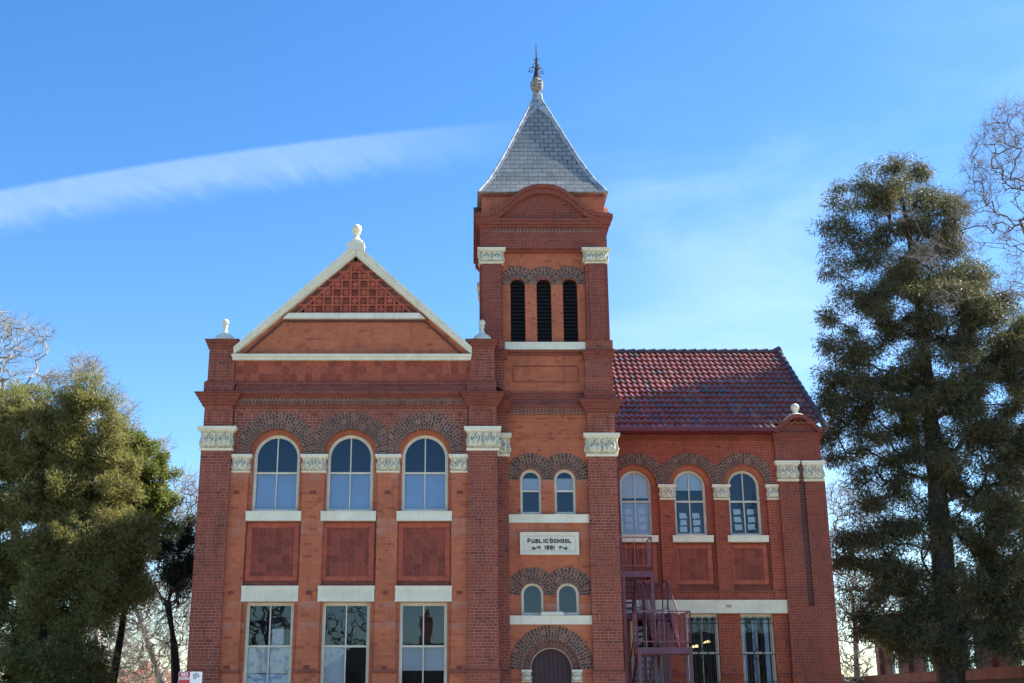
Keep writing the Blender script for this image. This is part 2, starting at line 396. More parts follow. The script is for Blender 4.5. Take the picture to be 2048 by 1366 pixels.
sheet('pavement', -900, 900, -17.85, -9.0, .13, ground_mat('concrete', (.40,.38,.34), (.46,.44,.39), .5), .13)
sheet('kerb', -900, 900, -18.0, -17.852, .14, ground_mat('kerb_concrete', (.3,.29,.27), (.36,.35,.33), .8), .14)
sheet('path', -1.2, 5.6, -9.0, .3, .05, ground_mat('path_concrete', (.28,.27,.25), (.34,.33,.30), .5), .05)

# ------------------------------------------------------------------ school
school = empty('school_building', (0, 4, 0), 'two storey red brick school with cream capitals, gabled front and slate topped square tower', 'school')

def wall_open(b, x0, x1, z0, z1, y, back, ops):
    """front wall in plane y with openings (cx, half, zsill, zspring, r or None, ztop)"""
    ops = sorted(ops); x = x0
    def q(a, c, e, f):
        if c - a > 1e-5 and f - e > 1e-5: b.poly([(a,y,e),(c,y,e),(c,y,f),(a,y,f)])
    for cx, hw, zs, zsp, r in ops:
        q(x, cx - hw, z0, z1)
        q(cx - hw, cx + hw, z0, zs)
        if r:
            n = 28; P = [(cx - r*math.cos(PI*i/n), zsp + r*math.sin(PI*i/n)) for i in range(n + 1)]
        else: P = [(cx - hw, zsp), (cx + hw, zsp)]
        for i in range(len(P) - 1):
            b.poly([(P[i][0],y,P[i][1]),(P[i+1][0],y,P[i+1][1]),(P[i+1][0],y,z1),(P[i][0],y,z1)])
        Q = [(cx - hw, max(zs, z0))] + P + [(cx + hw, max(zs, z0))]
        for i in range(len(Q) - 1):
            b.poly([(Q[i][0],y,Q[i][1]),(Q[i+1][0],y,Q[i+1][1]),(Q[i+1][0],y+back,Q[i+1][1]),(Q[i][0],y+back,Q[i][1])])
        if zs > z0: b.poly([(cx-hw,y,zs),(cx+hw,y,zs),(cx+hw,y+back,zs),(cx-hw,y+back,zs)])
        x = cx + hw
    q(x, x1, z0, z1)

def ring(b, cx, cz, r0, r1, y0, y1, xl=None, xr=None, n=44, a0=0, a1=PI):
    """voussoir ring, clipped to xl..xr, radial brick UVs (u radial, v along the arc)"""
    rm = (r0 + r1) / 2; pts = []
    for i in range(n + 1):
        a = a0 + (a1 - a0) * i / n; c = math.cos(a); ro = r1
        if xr is not None and c > 1e-6: ro = min(ro, (xr - cx) / c)
        if xl is not None and c < -1e-6: ro = min(ro, (xl - cx) / c)
        ro = max(ro, r0 + .002)
        pts.append((c, math.sin(a), ro, rm * a))
    for i in range(n):
        c0, s0, q0, v0 = pts[i]; c1, s1, q1, v1 = pts[i+1]
        A = (cx + r0*c0, cz + r0*s0); B = (cx + q0*c0, cz + q0*s0); C = (cx + q1*c1, cz + q1*s1); D = (cx + r0*c1, cz + r0*s1)
        b.poly([(A[0],y0,A[1]),(B[0],y0,B[1]),(C[0],y0,C[1]),(D[0],y0,D[1])], [(0,v0),(q0-r0,v0),(q1-r0,v1),(0,v1)])
        b.poly([(B[0],y0,B[1]),(B[0],y1,B[1]),(C[0],y1,C[1]),(C[0],y0,C[1])], [(0,v0),(y1-y0,v0),(y1-y0,v1),(0,v1)])
        b.poly([(A[0],y0,A[1]),(A[0],y1,A[1]),(D[0],y1,D[1]),(D[0],y0,D[1])], [(0,v0),(y1-y0,v0),(y1-y0,v1),(0,v1)])

def corbel(b, x0, x1, y0, y1, z0, z1, dx, dy, n=3, lip=.03, sides=(1, 1)):
    """stack of projecting brick courses that grow towards the top"""
    h = (z1 - z0) / (n + .35)
    for i in range(n):
        f = (i + 1) / n
        b.box(x0 - dx*f*sides[0], x1 + dx*f*sides[1], y0 - dy*f, y1, z0 + h*i, z0 + h*(i+1))
    b.box(x0 - (dx+lip)*sides[0], x1 + (dx+lip)*sides[1], y0 - dy - lip, y1, z0 + h*n, z1)

def spiral(cx, cz, r, turns, a0, sgn=1, n=22):
    P = []
    for i in range(n + 1):
        f = i / n; a = a0 + sgn * turns * 2*PI*f; rr = r * (1 - .86*f)
        P.append((cx + rr*math.cos(a), cz + rr*math.sin(a), f))
    return P
def capital(parent, x0, x1, y0, y1, z0, z1, seed=0, flare=.11, faces='fl', over=(1, 1)):
    """carved cream capital; x0..x1,y0 is the shaft it crowns. over: flare on left/right"""
    rnd = random.Random(seed); b = MB(); H = z1 - z0
    L_, R_ = over
    prof = [(0, .02), (.07, .05), (.10, .05), (.115, .0), (.2, .03), (.32, .055), (.45, .045), (.6, .015), (.72, .02), (.8, .05), (.87, flare*.9), (.88, flare), (1, flare)]
    ab = MB(); fi = MB()
    for (a, pa), (c, pc) in zip(prof[:-1], prof[1:]):
        if c - a < .012: c = a + .012
        (ab if a >= .80 else fi if a < .11 else b).taper(x0 - pa*L_, x1 + pa*R_, y0 - pa, y1, z0 + a*H, x0 - pc*L_, x1 + pc*R_, y0 - pc, y1, z0 + c*H)
    o = b.build('capital', CARVD, parent)  # core coloured darker to stand for shadow behind the scrolls
    ab.build('abacus', CREAM, o); fi.build('fillet', CREAM, o)
    s = MB(); W = x1 - x0; zc = z0 + H*.46
    def face(put, W):
        nlob = max(1, round(W / .42)); w1 = W / nlob
        for j in range(nlob):
            cx = (j + .5) * w1
            for sg in (-1, 1):
                r = min(w1*.22, H*.2) * rnd.uniform(.85, 1.1)
                S = spiral(cx + sg*w1*.24, z0 + H*.33, r, 1.35, PI*.5 + sg*.4, sg)
                put([(x, z, .018 + .016*(1-f)) for x, z, f in S], .034 if H > .6 else .025)
                S = spiral(cx + sg*w1*.27, z0 + H*.66, r*.72, 1.2, -PI*.5 - sg*.3, -sg)
                put([(x, z, .018) for x, z, f in S], .026 if H > .6 else .02)
                P = []
                for i in range(10):
                    f = i / 9; P.append((cx + sg*w1*(.02 + .36*math.sin(f*PI*.9)), z0 + H*(.17 + .62*f), .02))
                put(P, .022)
            put([(cx + .05*H*math.cos(a), z0 + H*.75 + .05*H*math.sin(a), .03) for a in np.linspace(0, 2*PI, 9)], .018)
            put([(cx, z0 + H*(.15 + .5*f), .03) for f in (0, .3, .6, 1)], .025)
    def bulge(z): 
        f = (z - z0) / H
        return np.interp(f, [.1, .2, .32, .45, .6, .72, .8, .88], [.0, .03, .055, .045, .015, .02, .05, .1])
    def putf(P, r):
        s.tube([(x0 + min(max(x, .01), W-.01), y0 - bulge(z) - d*.9, z) for x, z, d in P], [r*1.05*(.55 + .45*math.sin(PI*min(1, i/(len(P)-1)+.15))) for i in range(len(P))], 5)
    face(putf, W)
    D_ = y1 - y0
    if 'l' in faces:
        def putl(P, r): s.tube([(x0 - bulge(z) - d*.45, y0 + min(max(x, .01), D_), z) for x, z, d in P], r*.85, 5)
        face(putl, D_)
    if 'r' in faces:
        def putr(P, r): s.tube([(x1 + bulge(z) + d*.45, y0 + min(max(x, .01), D_), z) for x, z, d in P], r*.85, 5)
        face(putr, D_)
    s.build('carving', CARVE, o, True)
    return o

def arc_pts(cx, cz, r, n=24, x_from=None):
    return [(cx - r*math.cos(PI*i/n), cz + r*math.sin(PI*i/n)) for i in range(n + 1)]
def window(cx, w, z0, zr, ztop, y, r=None, mull=True, sill=None, blinds=(), papers=(), fw=.055, grille=False, head=.06, rail2=None, mat=None):
    """sash window; r: arched with spring = ztop. blinds: (x0,x1,z0,z1,mat) relative to cx"""
    hw = w / 2; f = MB(); d0, d1 = y, y + .09
    if r:
        O = [(cx - hw, z0)] + arc_pts(cx, ztop, r) + [(cx + hw, z0)]
        ri = r - fw; I = [(cx - hw + fw, z0)] + arc_pts(cx, ztop, ri) + [(cx + hw - fw, z0)]
        ri2 = ri - fw*.55; y2 = y + .035
        I2 = [(cx - hw + fw*1.55, z0)] + arc_pts(cx, ztop, ri2) + [(cx + hw - fw*1.55, z0)]
        f.strip(O, I, d0, d1); f.strip(I, I2, y2, d1)
        top = ztop + ri2
    else:
        f.box(cx - hw, cx - hw + fw, d0, d1, z0, ztop); f.box(cx + hw - fw, cx + hw, d0, d1, z0, ztop)
        f.box(cx - hw + fw, cx + hw - fw, d0, d1, ztop - head, ztop)
        y2 = y + .035
        f.box(cx - hw + fw, cx - hw + fw*1.55, y2, d1, z0, ztop - head); f.box(cx + hw - fw*1.55, cx + hw - fw, y2, d1, z0, ztop - head)
        f.box(cx - hw + fw*1.55, cx + hw - fw*1.55, y2, d1, ztop - head - .03, ztop - head)
        top = ztop - head - .03
    xi = hw - fw*1.55
    f.box(cx - hw + fw, cx + hw - fw, d0 + .012, d1, z0 + .001, z0 + .09)
    f.box(cx - xi, cx + xi, y2 - .008, d1 - .01, zr - .028, zr + .028)
    if mull:
        f.box(cx - .016, cx + .016, y2 + .002, d1 - .012, z0 + .09, zr - .028); f.box(cx - .016, cx + .016, y2 + .010, d1 - .006, zr + .028, top + .01)
    o = f.build('window', mat or FRAME, school)
    g = MB(); yg = y + .07
    if r: P = [(cx - xi, z0 + .07)] + arc_pts(cx, ztop, ri2 + .01) + [(cx + xi, z0 + .07)]
    else: P = [(cx - xi - .01, z0 + .07), (cx - xi - .01, top + .01), (cx + xi + .01, top + .01), (cx + xi + .01, z0 + .07)]
    P = P[::-1]
    g.poly([(px, yg, pz) for px, pz in P]); g.build('pane', GLASS, o)
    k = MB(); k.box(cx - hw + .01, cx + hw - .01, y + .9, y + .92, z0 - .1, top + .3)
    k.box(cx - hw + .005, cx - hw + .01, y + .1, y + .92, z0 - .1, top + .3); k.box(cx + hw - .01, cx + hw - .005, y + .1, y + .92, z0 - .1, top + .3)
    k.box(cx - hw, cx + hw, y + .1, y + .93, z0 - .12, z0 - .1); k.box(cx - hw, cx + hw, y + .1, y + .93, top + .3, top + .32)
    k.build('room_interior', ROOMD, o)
    for i, (a, c, e, h, mt) in enumerate(blinds):
        q = MB(); yb = y + .13 + .012*i
        if r and h > ztop:
            P = [(cx + a, e), (cx + a, ztop)] + [(px, pz) for px, pz in arc_pts(cx, ztop, min(-a, ri)) if pz < h] + [(cx + c, ztop), (cx + c, e)]
            q.poly([(px, yb, pz) for px, pz in P[::-1]])
        else: q.box(cx + a, cx + c, yb, yb + .006, e, h)
        q.build('blind', mt, o)
    for (a, e) in papers:
        q = MB(); rr = random.Random(int((cx+a+e)*1000)); j = rr.uniform(-.02, .02)
        q.poly([(cx+a-.12, y+.1, e-.085+j), (cx+a-.04, y+.103, e-.10), (cx+a+.04, y+.1, e-.085), (cx+a+.12+j, y+.1, e-.09), (cx+a+.115-abs(j)*2, y+.1, e+.085), (cx+a-.12, y+.1, e+.085+j*.3)])
        q.build('paper_sheet', PAPER, o)
    if sill:
        s = MB(); sx0, sx1, sz0, sz1, sy = sill
        s.box(sx0, sx1, sy, y + .03, sz0, sz1 - .06); s.box(sx0 - .005, sx1 + .005, sy - .015, y + .03, sz1 - .06, sz1)
        s.build('sill', CREAM, o)
    if grille:
        s = MB(); gy = y - .05; s_top = 4.08
        for hz in (3.98, 3.02, 2.2): s.box(cx - hw + .01, cx + hw - .01, gy - .006, gy + .006, hz - .01, hz + .01)
        for i in range(9):
            gx = cx - hw + .05 + (w - .1) * (i + (0.18 if i % 2 else -.1)) / 8.2
            s.tube([(gx, gy - .008, 1.9), (gx, gy - .008, 4.06)], .0085, 5)
            s.lathe((gx, gy - .008, 4.06), [(.006, 0), (.026, .03), (.016, .08), (.001, .15)], 6)
        for sgn in (-1, 1):
            s.tube([(cx, gy - .014, 3.78), (cx + sgn*.24, gy - .014, 3.55), (cx + sgn*.22, gy-.014, 3.45)], .007, 4)
            s.tube([(x, gy - .014, z) for x, z, _ in spiral(cx + sgn*.17, 3.45, .06, 1.2, 0 if sgn > 0 else PI, -sgn, 12)], .007, 4)
            s.tube([(cx + sgn*.25, gy - .014, 3.4), (cx, gy - .014, 3.2)], .007, 4)
            s.tube([(cx + sgn*.25, gy - .014, 2.6), (cx, gy - .014, 2.84), (cx - sgn*.2, gy-.014, 2.6), (cx, gy-.014, 2.35), (cx + sgn*.2, gy-.014, 2.1)], .007, 4)
            s.tube([(x, gy - .014, z) for x, z, _ in spiral(cx + sgn*.17, 2.55, .06, 1.2, 0 if sgn > 0 else PI, sgn, 12)], .007, 4)
        for rr in (.17, .15): s.tube([(cx + rr*math.cos(a), gy - .012, 3.02 + rr*math.sin(a)) for a in np.linspace(0, 2*PI, 25)], .008, 4)
        s.build('security_grille', BLACK, o)
    return o

def air_vent(cx, z, y, mat=None):
    b = MB(); w_, h = .19, .115
    b.box(cx - w_/2, cx - w_/2 + .016, y - .008, y + .03, z - h/2, z + h/2); b.box(cx + w_/2 - .016, cx + w_/2, y - .008, y + .03, z - h/2, z + h/2)
    b.box(cx - w_/2 + .016, cx + w_/2 - .016, y - .008, y + .03, z - h/2, z - h/2 + .012); b.box(cx - w_/2 + .016, cx + w_/2 - .016, y - .008, y + .03, z + h/2 - .012, z + h/2)
    for i in range(1, 5): b.box(cx - w_/2 + i*w_/5 - .005, cx - w_/2 + i*w_/5 + .005, y - .004, y + .02, z - h/2 + .012, z + h/2 - .012)
    for i in (-1, 1): b.box(cx - w_/2 + .016, cx + w_/2 - .016, y - .003, y + .018, z + i*h/6 - .004, z + i*h/6 + .004)
    o = b.build('air_vent', mat or TERRA, school)
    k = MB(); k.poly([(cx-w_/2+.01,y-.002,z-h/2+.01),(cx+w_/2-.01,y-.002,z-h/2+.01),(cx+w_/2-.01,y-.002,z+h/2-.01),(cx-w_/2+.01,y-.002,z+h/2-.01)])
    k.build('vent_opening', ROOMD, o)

def lintel(x0, x1, z0, z1, y, yb, segs):
    b = MB()
    b.box(x0, x1, y + .012, yb, z0 + .05, z1 - .06)
    b.box(x0 - .01, x1 + .01, y - .02, yb, z1 - .06, z1); b.box(x0 - .006, x1 + .006, y - .012, yb, z0, z0 + .05)
    b.box(x0, x1, y - .0, y + .012, z0 + .05, z0 + .105); b.box(x0, x1, y, y + .012, z1 - .115, z1 - .06)
    za, zb = z0 + .105, z1 - .115; x = x0
    for (a, c, p) in segs:
        b.box(x, a, y, y + .012, za, zb)
        n = max(1, int((c - a) / p)); p = (c - a) / n
        for i in range(n): b.box(a + i*p + .008, a + (i+1)*p - .008, y, y + .012, za, zb)
        x = c
    b.box(x, x1, y, y + .012, za, zb)
    return b.build('lintel', CREAM, school)

def tile_panel(x0, x1, z0, z1, y):
    b = MB(); b.box(x0 + .012, x1 - .012, y + .0, y + .05, z0 + .012, z1 - .012)
    o = b.build('terracotta_panel', TILES, school)
    t = MB(); bw = .2; e = .02; y0 = y - .014
    # border with saw-tooth edges: inner edge teeth point inwards
    def teeth(ax, az, bx, bz, nx, nz, wd):
        Lh = math.hypot(bx-ax, bz-az); n = max(2, round(Lh / .085)); ux, uz = (bx-ax)/Lh, (bz-az)/Lh; p = Lh / n
        for i in range(n):
            s0 = i*p
            t.prism([(ax+ux*s0, az+uz*s0), (ax+ux*(s0+p), az+uz*(s0+p)), (ax+ux*(s0+p/2)+nx*wd, az+uz*(s0+p/2)+nz*wd)], y0, y + .01)
    t.box(x0+e+.03, x0+bw-.045, y0, y+.01, z0+.05, z1-.05); t.box(x1-bw+.045, x1-e-.03, y0, y+.01, z0+.05, z1-.05)
    t.box(x0+bw-.045, x1-bw+.045, y0, y+.01, z1-bw+.045, z1-.05); t.box(x0+bw-.045, x1-bw+.045, y0, y+.01, z0+.05, z0+bw-.045)
    teeth(x0+bw-.045, z0+bw, x0+bw-.045, z1-bw, 1, 0, .045); teeth(x1-bw+.045, z0+bw, x1-bw+.045, z1-bw, -1, 0, .045)
    teeth(x0+bw, z1-bw+.045, x1-bw, z1-bw+.045, 0, -1, .045); teeth(x0+bw, z0+bw-.045, x1-bw, z0+bw-.045, 0, 1, .045)
    teeth(x0+e+.03, z0+.05, x0+e+.03, z1-.05, -1, 0, .04); teeth(x1-e-.03, z0+.05, x1-e-.03, z1-.05, 1, 0, .04)
    t.build('border', TERRA, o)
    f = MB(); f.box(x0 - .015, x0 + .008, y - .01, y + .05, z0, z1); f.box(x1 - .008, x1 + .015, y - .01, y + .05, z0, z1)
    f.box(x0 + .008, x1 - .008, y - .01, y + .05, z0 - .012, z0 + .01); f.build('edge_bead', TERRD, o)
    return o

def finial(cx, cy, z, dome, ball, neck, name='finial'):
    b = MB()
    pr = [(dome*1.0, 0), (dome*.99, .04)]
    for i in range(1, 9):
        a = i / 8 * 1.2; pr.append((dome*math.cos(a)*.98, .04 + dome*.85*math.sin(a)))
    zt = pr[-1][1]
    pr += [(ball*.95, zt + .02), (ball*.62, zt + neck*.35), (ball*.55, zt + neck*.6), (ball*.85, zt + neck*.78), (ball*.55, zt + neck*.86)]
    b.lathe((cx, cy, z), pr, 24)
    b.ball((cx, cy, z + zt + neck*.86 + ball*.9), ball, 20, 12)
    return b.build(name, CREAM, school, True)

# ---------- gabled front wing
PX = [(-7.75, -6.88), (-.06, .79)]
WC = [-5.59, -3.46, -1.30]
PIL = [(-6.88, -6.37), (-4.80, -4.18), (-2.65, -2.06), (-.53, -.06)]
b = MB()   # recessed bay wall
wall_open(b, -6.88, -.06, 0, 6.6, .24, .12, [(c, .67, 1.75, 4.26, None) for c in WC])
b.build('bay_wall', B_ORNG, school)
b = MB(); wall_open(b, -6.88, -.06, 6.6, 9.3, .24, .12, [(c, .67, 6.78, 8.38, .67) for c in WC]); 
b.build('upper_bay_wall', B_ORNG, school)
b = MB()
for (x0, x1) in PIL:
    b = MB(); b.box(x0, x1, .12, .25, 2.34, 7.90); b.box(x0 - (0.0 if x0 < -6.8 else .03), x1 + (0 if x1 > -.1 else .03), .09, .26, 0, 2.34)
    b.build('pilaster', B_ORNG, school)
b = MB()
for (x0, x1) in PIL: b = MB(); b.box(x0 - (0.0 if x0 < -6.8 else .05), x1 + (0 if x1 > -.1 else .05), .06, .27, 2.34, 2.41); b.build('string_course', B_PURP, school)
for (x0, x1) in PX: b = MB(); b.box(x0 - .04, x1 + .04, -.04, .5, 2.335, 2.41); b.build('string_course', B_PURP, school)
b = MB(); wall_open(b, -6.88, -.06, 8.43, 10.14, .12, .12, [(c, .78, 8.0, 8.40, .78) for c in WC])
b.build('arcade_wall', B_SOOT, school)
for i, c in enumerate(WC):
    b = MB(); ring(b, c, 8.40, .78, 1.26, .10, .2, c - 1.068, c + 1.068)
    o = b.build('arch', B_ARCH, school)
    b = MB(); ring(b, c, 8.40, .67, .785, .225, .3); b.build('inner_ring', B_RING, o)
# piers
for (x0, x1) in PX:
    b = MB(); b.box(x0, x1, 0, .6, 2.34, 8.52); b.box(x0 - .03, x1 + .03, -.03, .6, 0, 2.34)
    b.box(x0 + .02, x1 - .02, .02, .6, 8.52, 9.9); b.box(x0 - .03, x1 - .02, -.03, .6, 9.9, 10.55); b.box(x0 + .05, x1 - .07, .03, .75, 10.55, 11.62)
    po = b.build('pier', B_DARK, school)
    b = MB()                      # sunk panel frames and corbelled cornices
    for (a, c) in ((x0 + .16, x0 + .2), (x1 - .2, x1 - .16)): b.box(a, c, .004, .03, 9.26, 9.74)
    b.box(x0 + .2, x1 - .2, .004, .03, 9.70, 9.74)
    corbel(b, x0, x1, .0, .6, 9.86, 10.22, .2, .2, 4, .05)
    b.box(x0 - .005, x1 - .045, -.008, .6, 10.552, 10.60); b.box(x0 - .035, x1 - .015, -.035, .6, 10.5, 10.552)
    for (a, c) in ((x0 + .24, x0 + .27), (x1 - .27, x1 - .24)): b.box(a, c, .018, .04, 10.72, 11.4)
    b.box(x0 + .27, x1 - .27, .018, .04, 11.37, 11.4)
    corbel(b, x0 + .05, x1 - .07, .03, .75, 11.6, 11.86, .10, .10, 3, .03)
    b.build('pier_cornice', B_PURP, po)
capital(school, -7.75, -6.88, 0, .6, 8.52, 9.22, 1, .13)
capital(school, -.06, .79, 0, .6, 8.52, 9.22, 2, .11, 'fr')
for i, (x0, x1) in enumerate(PIL):
    capital(school, x0 + (.03 if i == 0 else 0), x1, .12, .3, 7.90, 8.43, 5 + i, .085, 'f', (1 if i else .3, 1 if i < 3 else .2))
finial(-7.35, .4, 11.86, .33, .105, .3); finial(.36, .4, 11.86, .31, .105, .3)
# cornice between piers
b = MB()
b.box(-6.86, -.08, .09, .5, 9.80, 9.88)
b.build('corbel_band', B_PURP, school)
b = MB(); b.box(-6.86, -.08, .05, .5, 9.88, 10.12); b.build('dentil_band', B_BRWN, school)
b = MB(); x = -6.84
while x < -.12: b.box(x, x + .085, .02, .06, 9.90, 9.98); x += .155
b.build('dentils', B_BRWN, school)
b = MB()
b.box(-6.86, -.08, .0, .5, 10.12, 10.19); b.box(-6.86, -.08, -.06, .5, 10.19, 10.27)
b.taper(-6.86, -.08, -.04, .5, 10.27, -6.86, -.08, .08, .5, 10.50); b.box(-6.9, -.04, .05, .5, 10.50, 10.57)
b.build('main_cornice', B_PURP, school)
b = MB(); b.box(-6.97, .02, .12, .5, 10.57, 11.25); b.build('terracotta_frieze', FRIEZE, school)
# gable
AX, AZ = -3.46, 14.90
b = MB()
b.prism([(-6.95, 11.26), (-6.95, 11.45), (AX, AZ - .15), (-.01, 11.45), (-.01, 11.26)], .16, .55); b.build('gable_wall', B_ORNG, school)
b = MB(); b.box(-7.0, .03, .0, .56, 11.24, 11.33); b.box(-7.02, .05, -.05, .56, 11.33, 11.41); b.build('gable_base_moulding', CREAM, school)
b = MB()
k = (AZ - 11.62) / 3.51
for sg in (-1, 1):
    def rk(d0, d1, y0):
        pts = [(AX, AZ - d0), (AX, AZ - d1)]
        xe = 3.51
        pts += [(AX + sg*xe, AZ - d1 - k*xe), (AX + sg*xe, AZ - d0 - k*xe)]
        pts = [(x, max(z, 11.412)) for x, z in pts]
        b.prism(pts, y0, .58)
    rk(.0, .10, -.08); rk(.10, .30, -.04); rk(.30, .38, .0)
b.build('raking_coping', CREAM, school)
b = MB(); b.prism([(AX - 2.12, 12.53), (AX - 1.94, 12.70), (AX + 1.94, 12.70), (AX + 2.12, 12.53)], .02, .3); b.build('cross_moulding', CREAM, school)
b = MB()   # soldier course under rakes and crossbar
def edge(x0, z0, x1, z1, t_, y0):
    L_ = math.hypot(x1-x0, z1-z0); nx, nz = (z1-z0)/L_, -(x1-x0)/L_
    if nz > 0: nx, nz = -nx, -nz
    b.prism([(x0,z0),(x1,z1),(x1+nx*t_,z1+nz*t_),(x0+nx*t_,z0+nz*t_)], y0, .2)
for sg in (-1, 1):
    edge(AX, AZ - .40, AX + sg*1.93, AZ - .40 - k*1.93, .10, .115)
    edge(AX + sg*2.15, AZ - .40 - k*2.15, AX + sg*3.31, AZ - .40 - k*3.31, .07, .13)
b.box(AX - 2.13, AX + 2.13, .135, .2, 12.44, 12.525)
b.build('gable_edge_bricks', brick_mat('edge_brick', (.10,.035,.025), (.15,.05,.035), (.2,.1,.08), msize=.006), school)
# pierced terracotta in the top triangle
b = MB(); hsl = MB(); disc = b; P_ = .265; zb0 = 12.71
tri_h = 1.62
b.prism([(AX - 1.72, zb0 - .005), (AX, zb0 + tri_h), (AX + 1.72, zb0 - .005)], .150, .165)
for r_ in range(6):
    n = 11 - 2*r_; z0 = zb0 + r_*P_; z1 = z0 + P_
    for i in range(n + 1):
        x = AX + (i - n/2)*P_; b.box(x - .034, x + .034, .112, .152, z0 + .03, z1 - .03)
    b.box(AX - n/2*P_ - .25, AX + n/2*P_ + .25, .110, .152, z1 - .03, z1 + .03)
    if r_ == 0: b.box(AX - n/2*P_ - .2, AX + n/2*P_ + .2, .113, .152, z0 - .0, z0 + .03)
    for i in range(n):
        x = AX + (i - (n-1)/2)*P_; zc = (z0 + z1)/2; pierced = (i % 2 == 1)
        if pierced:
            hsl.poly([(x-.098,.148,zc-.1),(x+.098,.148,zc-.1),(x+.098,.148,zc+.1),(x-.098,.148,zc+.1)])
            for j in range(1, 5): b.box(x - .1 + j*.04 - .006, x - .1 + j*.04 + .006, .132, .147, zc - .1, zc + .06)
            for j in range(1, 5): b.box(x - .1, x + .1, .134, .146, zc - .1 + j*.04 - .006, zc - .1 + j*.04 + .006)
        else:
            disc.prism([(x + .082*math.cos(2*PI*q/16), zc + .082*math.sin(2*PI*q/16)) for q in range(16)], .128, .152)
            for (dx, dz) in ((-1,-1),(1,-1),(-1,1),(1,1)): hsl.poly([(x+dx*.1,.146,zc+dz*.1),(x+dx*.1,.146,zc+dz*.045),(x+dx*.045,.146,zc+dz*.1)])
    for sg in (-1, 1):      # little triangles at the raking edge
        x = AX + sg*(n/2*P_ + .035)
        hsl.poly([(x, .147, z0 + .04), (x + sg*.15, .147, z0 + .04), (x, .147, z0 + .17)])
for sg in (-1, 1):
    b.prism([(AX, zb0 + tri_h + .02), (AX, zb0 + tri_h - .07), (AX + sg*1.66, zb0 - .0), (AX + sg*1.76, zb0 - .0)], .108, .152)
g_o = b.build('gable_grille', TERRA, school)
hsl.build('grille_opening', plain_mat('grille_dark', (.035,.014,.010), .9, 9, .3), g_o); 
# apex finial
b = MB(); b.taper(AX - .27, AX + .27, -.1, .5, 14.66, AX - .24, AX + .24, -.08, .5, 14.86); b.box(AX - .26, AX + .26, -.1, .5, 14.86, 14.9)
b.taper(AX - .19, AX + .19, -.06, .38, 14.9, AX - .15, AX + .15, -.03, .35, 15.0)
b.lathe((AX, .15, 15.0), [(.2, 0), (.2, .03), (.15, .06), (.08, .16), (.07, .22), (.11, .26), (.12, .29), (.08, .32)], 20)
b.ball((AX, .15, 15.43), .155)
b.build('gable_finial', CREAM, school)
# windows
HB = [(-.58, .58, 6.85, 7.93, BLIND)]
for i, c in enumerate(WC):
    window(c, 1.33, 6.80, 7.93, 8.38, .33, .665, blinds=HB, sill=(c - .785, c + .785, 6.52, 6.79, .08))
    tile_panel(c - .775, c + .775, 4.80, 6.51, .215)
    b = MB(); b.box(c - .78, c + .78, .17, .25, 4.70, 4.74); b.box(c - .78, c + .78, .195, .25, 4.74, 4.79); b.build('panel_sill', B_PURP, school)
    lintel(c - .79, c + .79, 4.27, 4.70, .09, .4, [(c - .7, c + .7, .062)])
G1 = [(-.6, .6, 2.35, 3.05, FROST), (-.6, .6, 1.8, 2.33, BLIND), (.05, .38, 3.1, 3.55, FROST)]
G2 = [(-.6, .0, 1.8, 3.05, FROST)]
G3 = [(-.6, .6, 2.42, 3.05, FROST)]
for c, g in zip(WC, (G1, G2, G3)): window(c, 1.33, 1.78, 3.07, 4.262, .35, None, blinds=g, sill=(c-.75, c+.75, 1.6, 1.78, .12))
for z, xs in ((9.62, (-6.71, -4.52, -2.33, -.28)), ):
    for x in xs: air_vent(x, z, .12)
for z in (7.33, 4.51, 2.50):
    for x in (-6.68, -4.49, -2.36, -.29): air_vent(x, z, .12)
# body and roof of the front wing
b = MB(); b.box(-7.70, -7.6, .6, 14, 0, 9.9); b.box(-7.6, .78, 13.9, 14, 0, 9.9); b.box(-7.72, -6.9, .6, 14, 9.9, 10.5)
b.prism([(-7.7, 9.9), (-7.7, 10.5), (AX, 14.2), (.78, 10.5), (.78, 9.9)], 13.8, 14.0)
b.build('wing_wall', B_SIDE, school)
def tiled_slope(x0, x1, ye, ze, yr, zr, name, rows=16, pitch=.205, sub=8, swap=None, row0=0):
    b = MB(T=swap); sl = math.hypot(yr-ye, zr-ze); cy_, cz_ = (yr-ye)/sl, (zr-ze)/sl; ny, nz_ = -cz_, cy_
    if nz_ < 0: ny, nz_ = -ny, -nz_
    step = sl / rows; n = int((x1 - x0) / pitch * sub); rnd = random.Random(3)
    def wave(u):
        f = u % 1.0
        return .034 * (math.sin(PI * f / .62) if f < .62 else -.30*math.sin(PI*(f-.62)/.38))
    for r_ in range(row0, rows):
        a0 = r_*step - .045; a1 = (r_+1)*step; grid = []
        jit = {}
        for i in range(n + 1):
            x = x0 + (x1-x0)*i/n; u = (x - x0)/pitch; t_ = int(u)
            if t_ not in jit: jit[t_] = rnd.uniform(-.011, .011)
            h = wave(u)
            row = []
            for (a, lift) in ((a0, .012), (a0, .072 + jit[t_]), (a1, .008)):
                hh = h + lift
                row.append((x, ye + cy_*a + ny*hh, ze + cz_*a + nz_*hh))
            grid.append((row, u))
        ids = [[b.vert(p) for p in g_[0]] for g_ in grid]
        for i in range(n):
            um = (grid[i][1] + grid[i+1][1])/2
            for k_ in (0, 1):
                b.f.append([ids[i][k_], ids[i+1][k_], ids[i+1][k_+1], ids[i][k_+1]])
                b.uv[len(b.f)-1] = [(um, r_ + .5)]*4
    return b.build(name, RTILE, school)
def rot_left(x, y, z): return (AX - (y - 0), x, z)
for sg in (-1, 1):
    tiled_slope(.6, 14.1, -4.4, 10.42, 0, 14.25, 'roof', 16, .3, 4, swap=(lambda x, y, z, sg=sg: (AX - sg*y, x, z)))

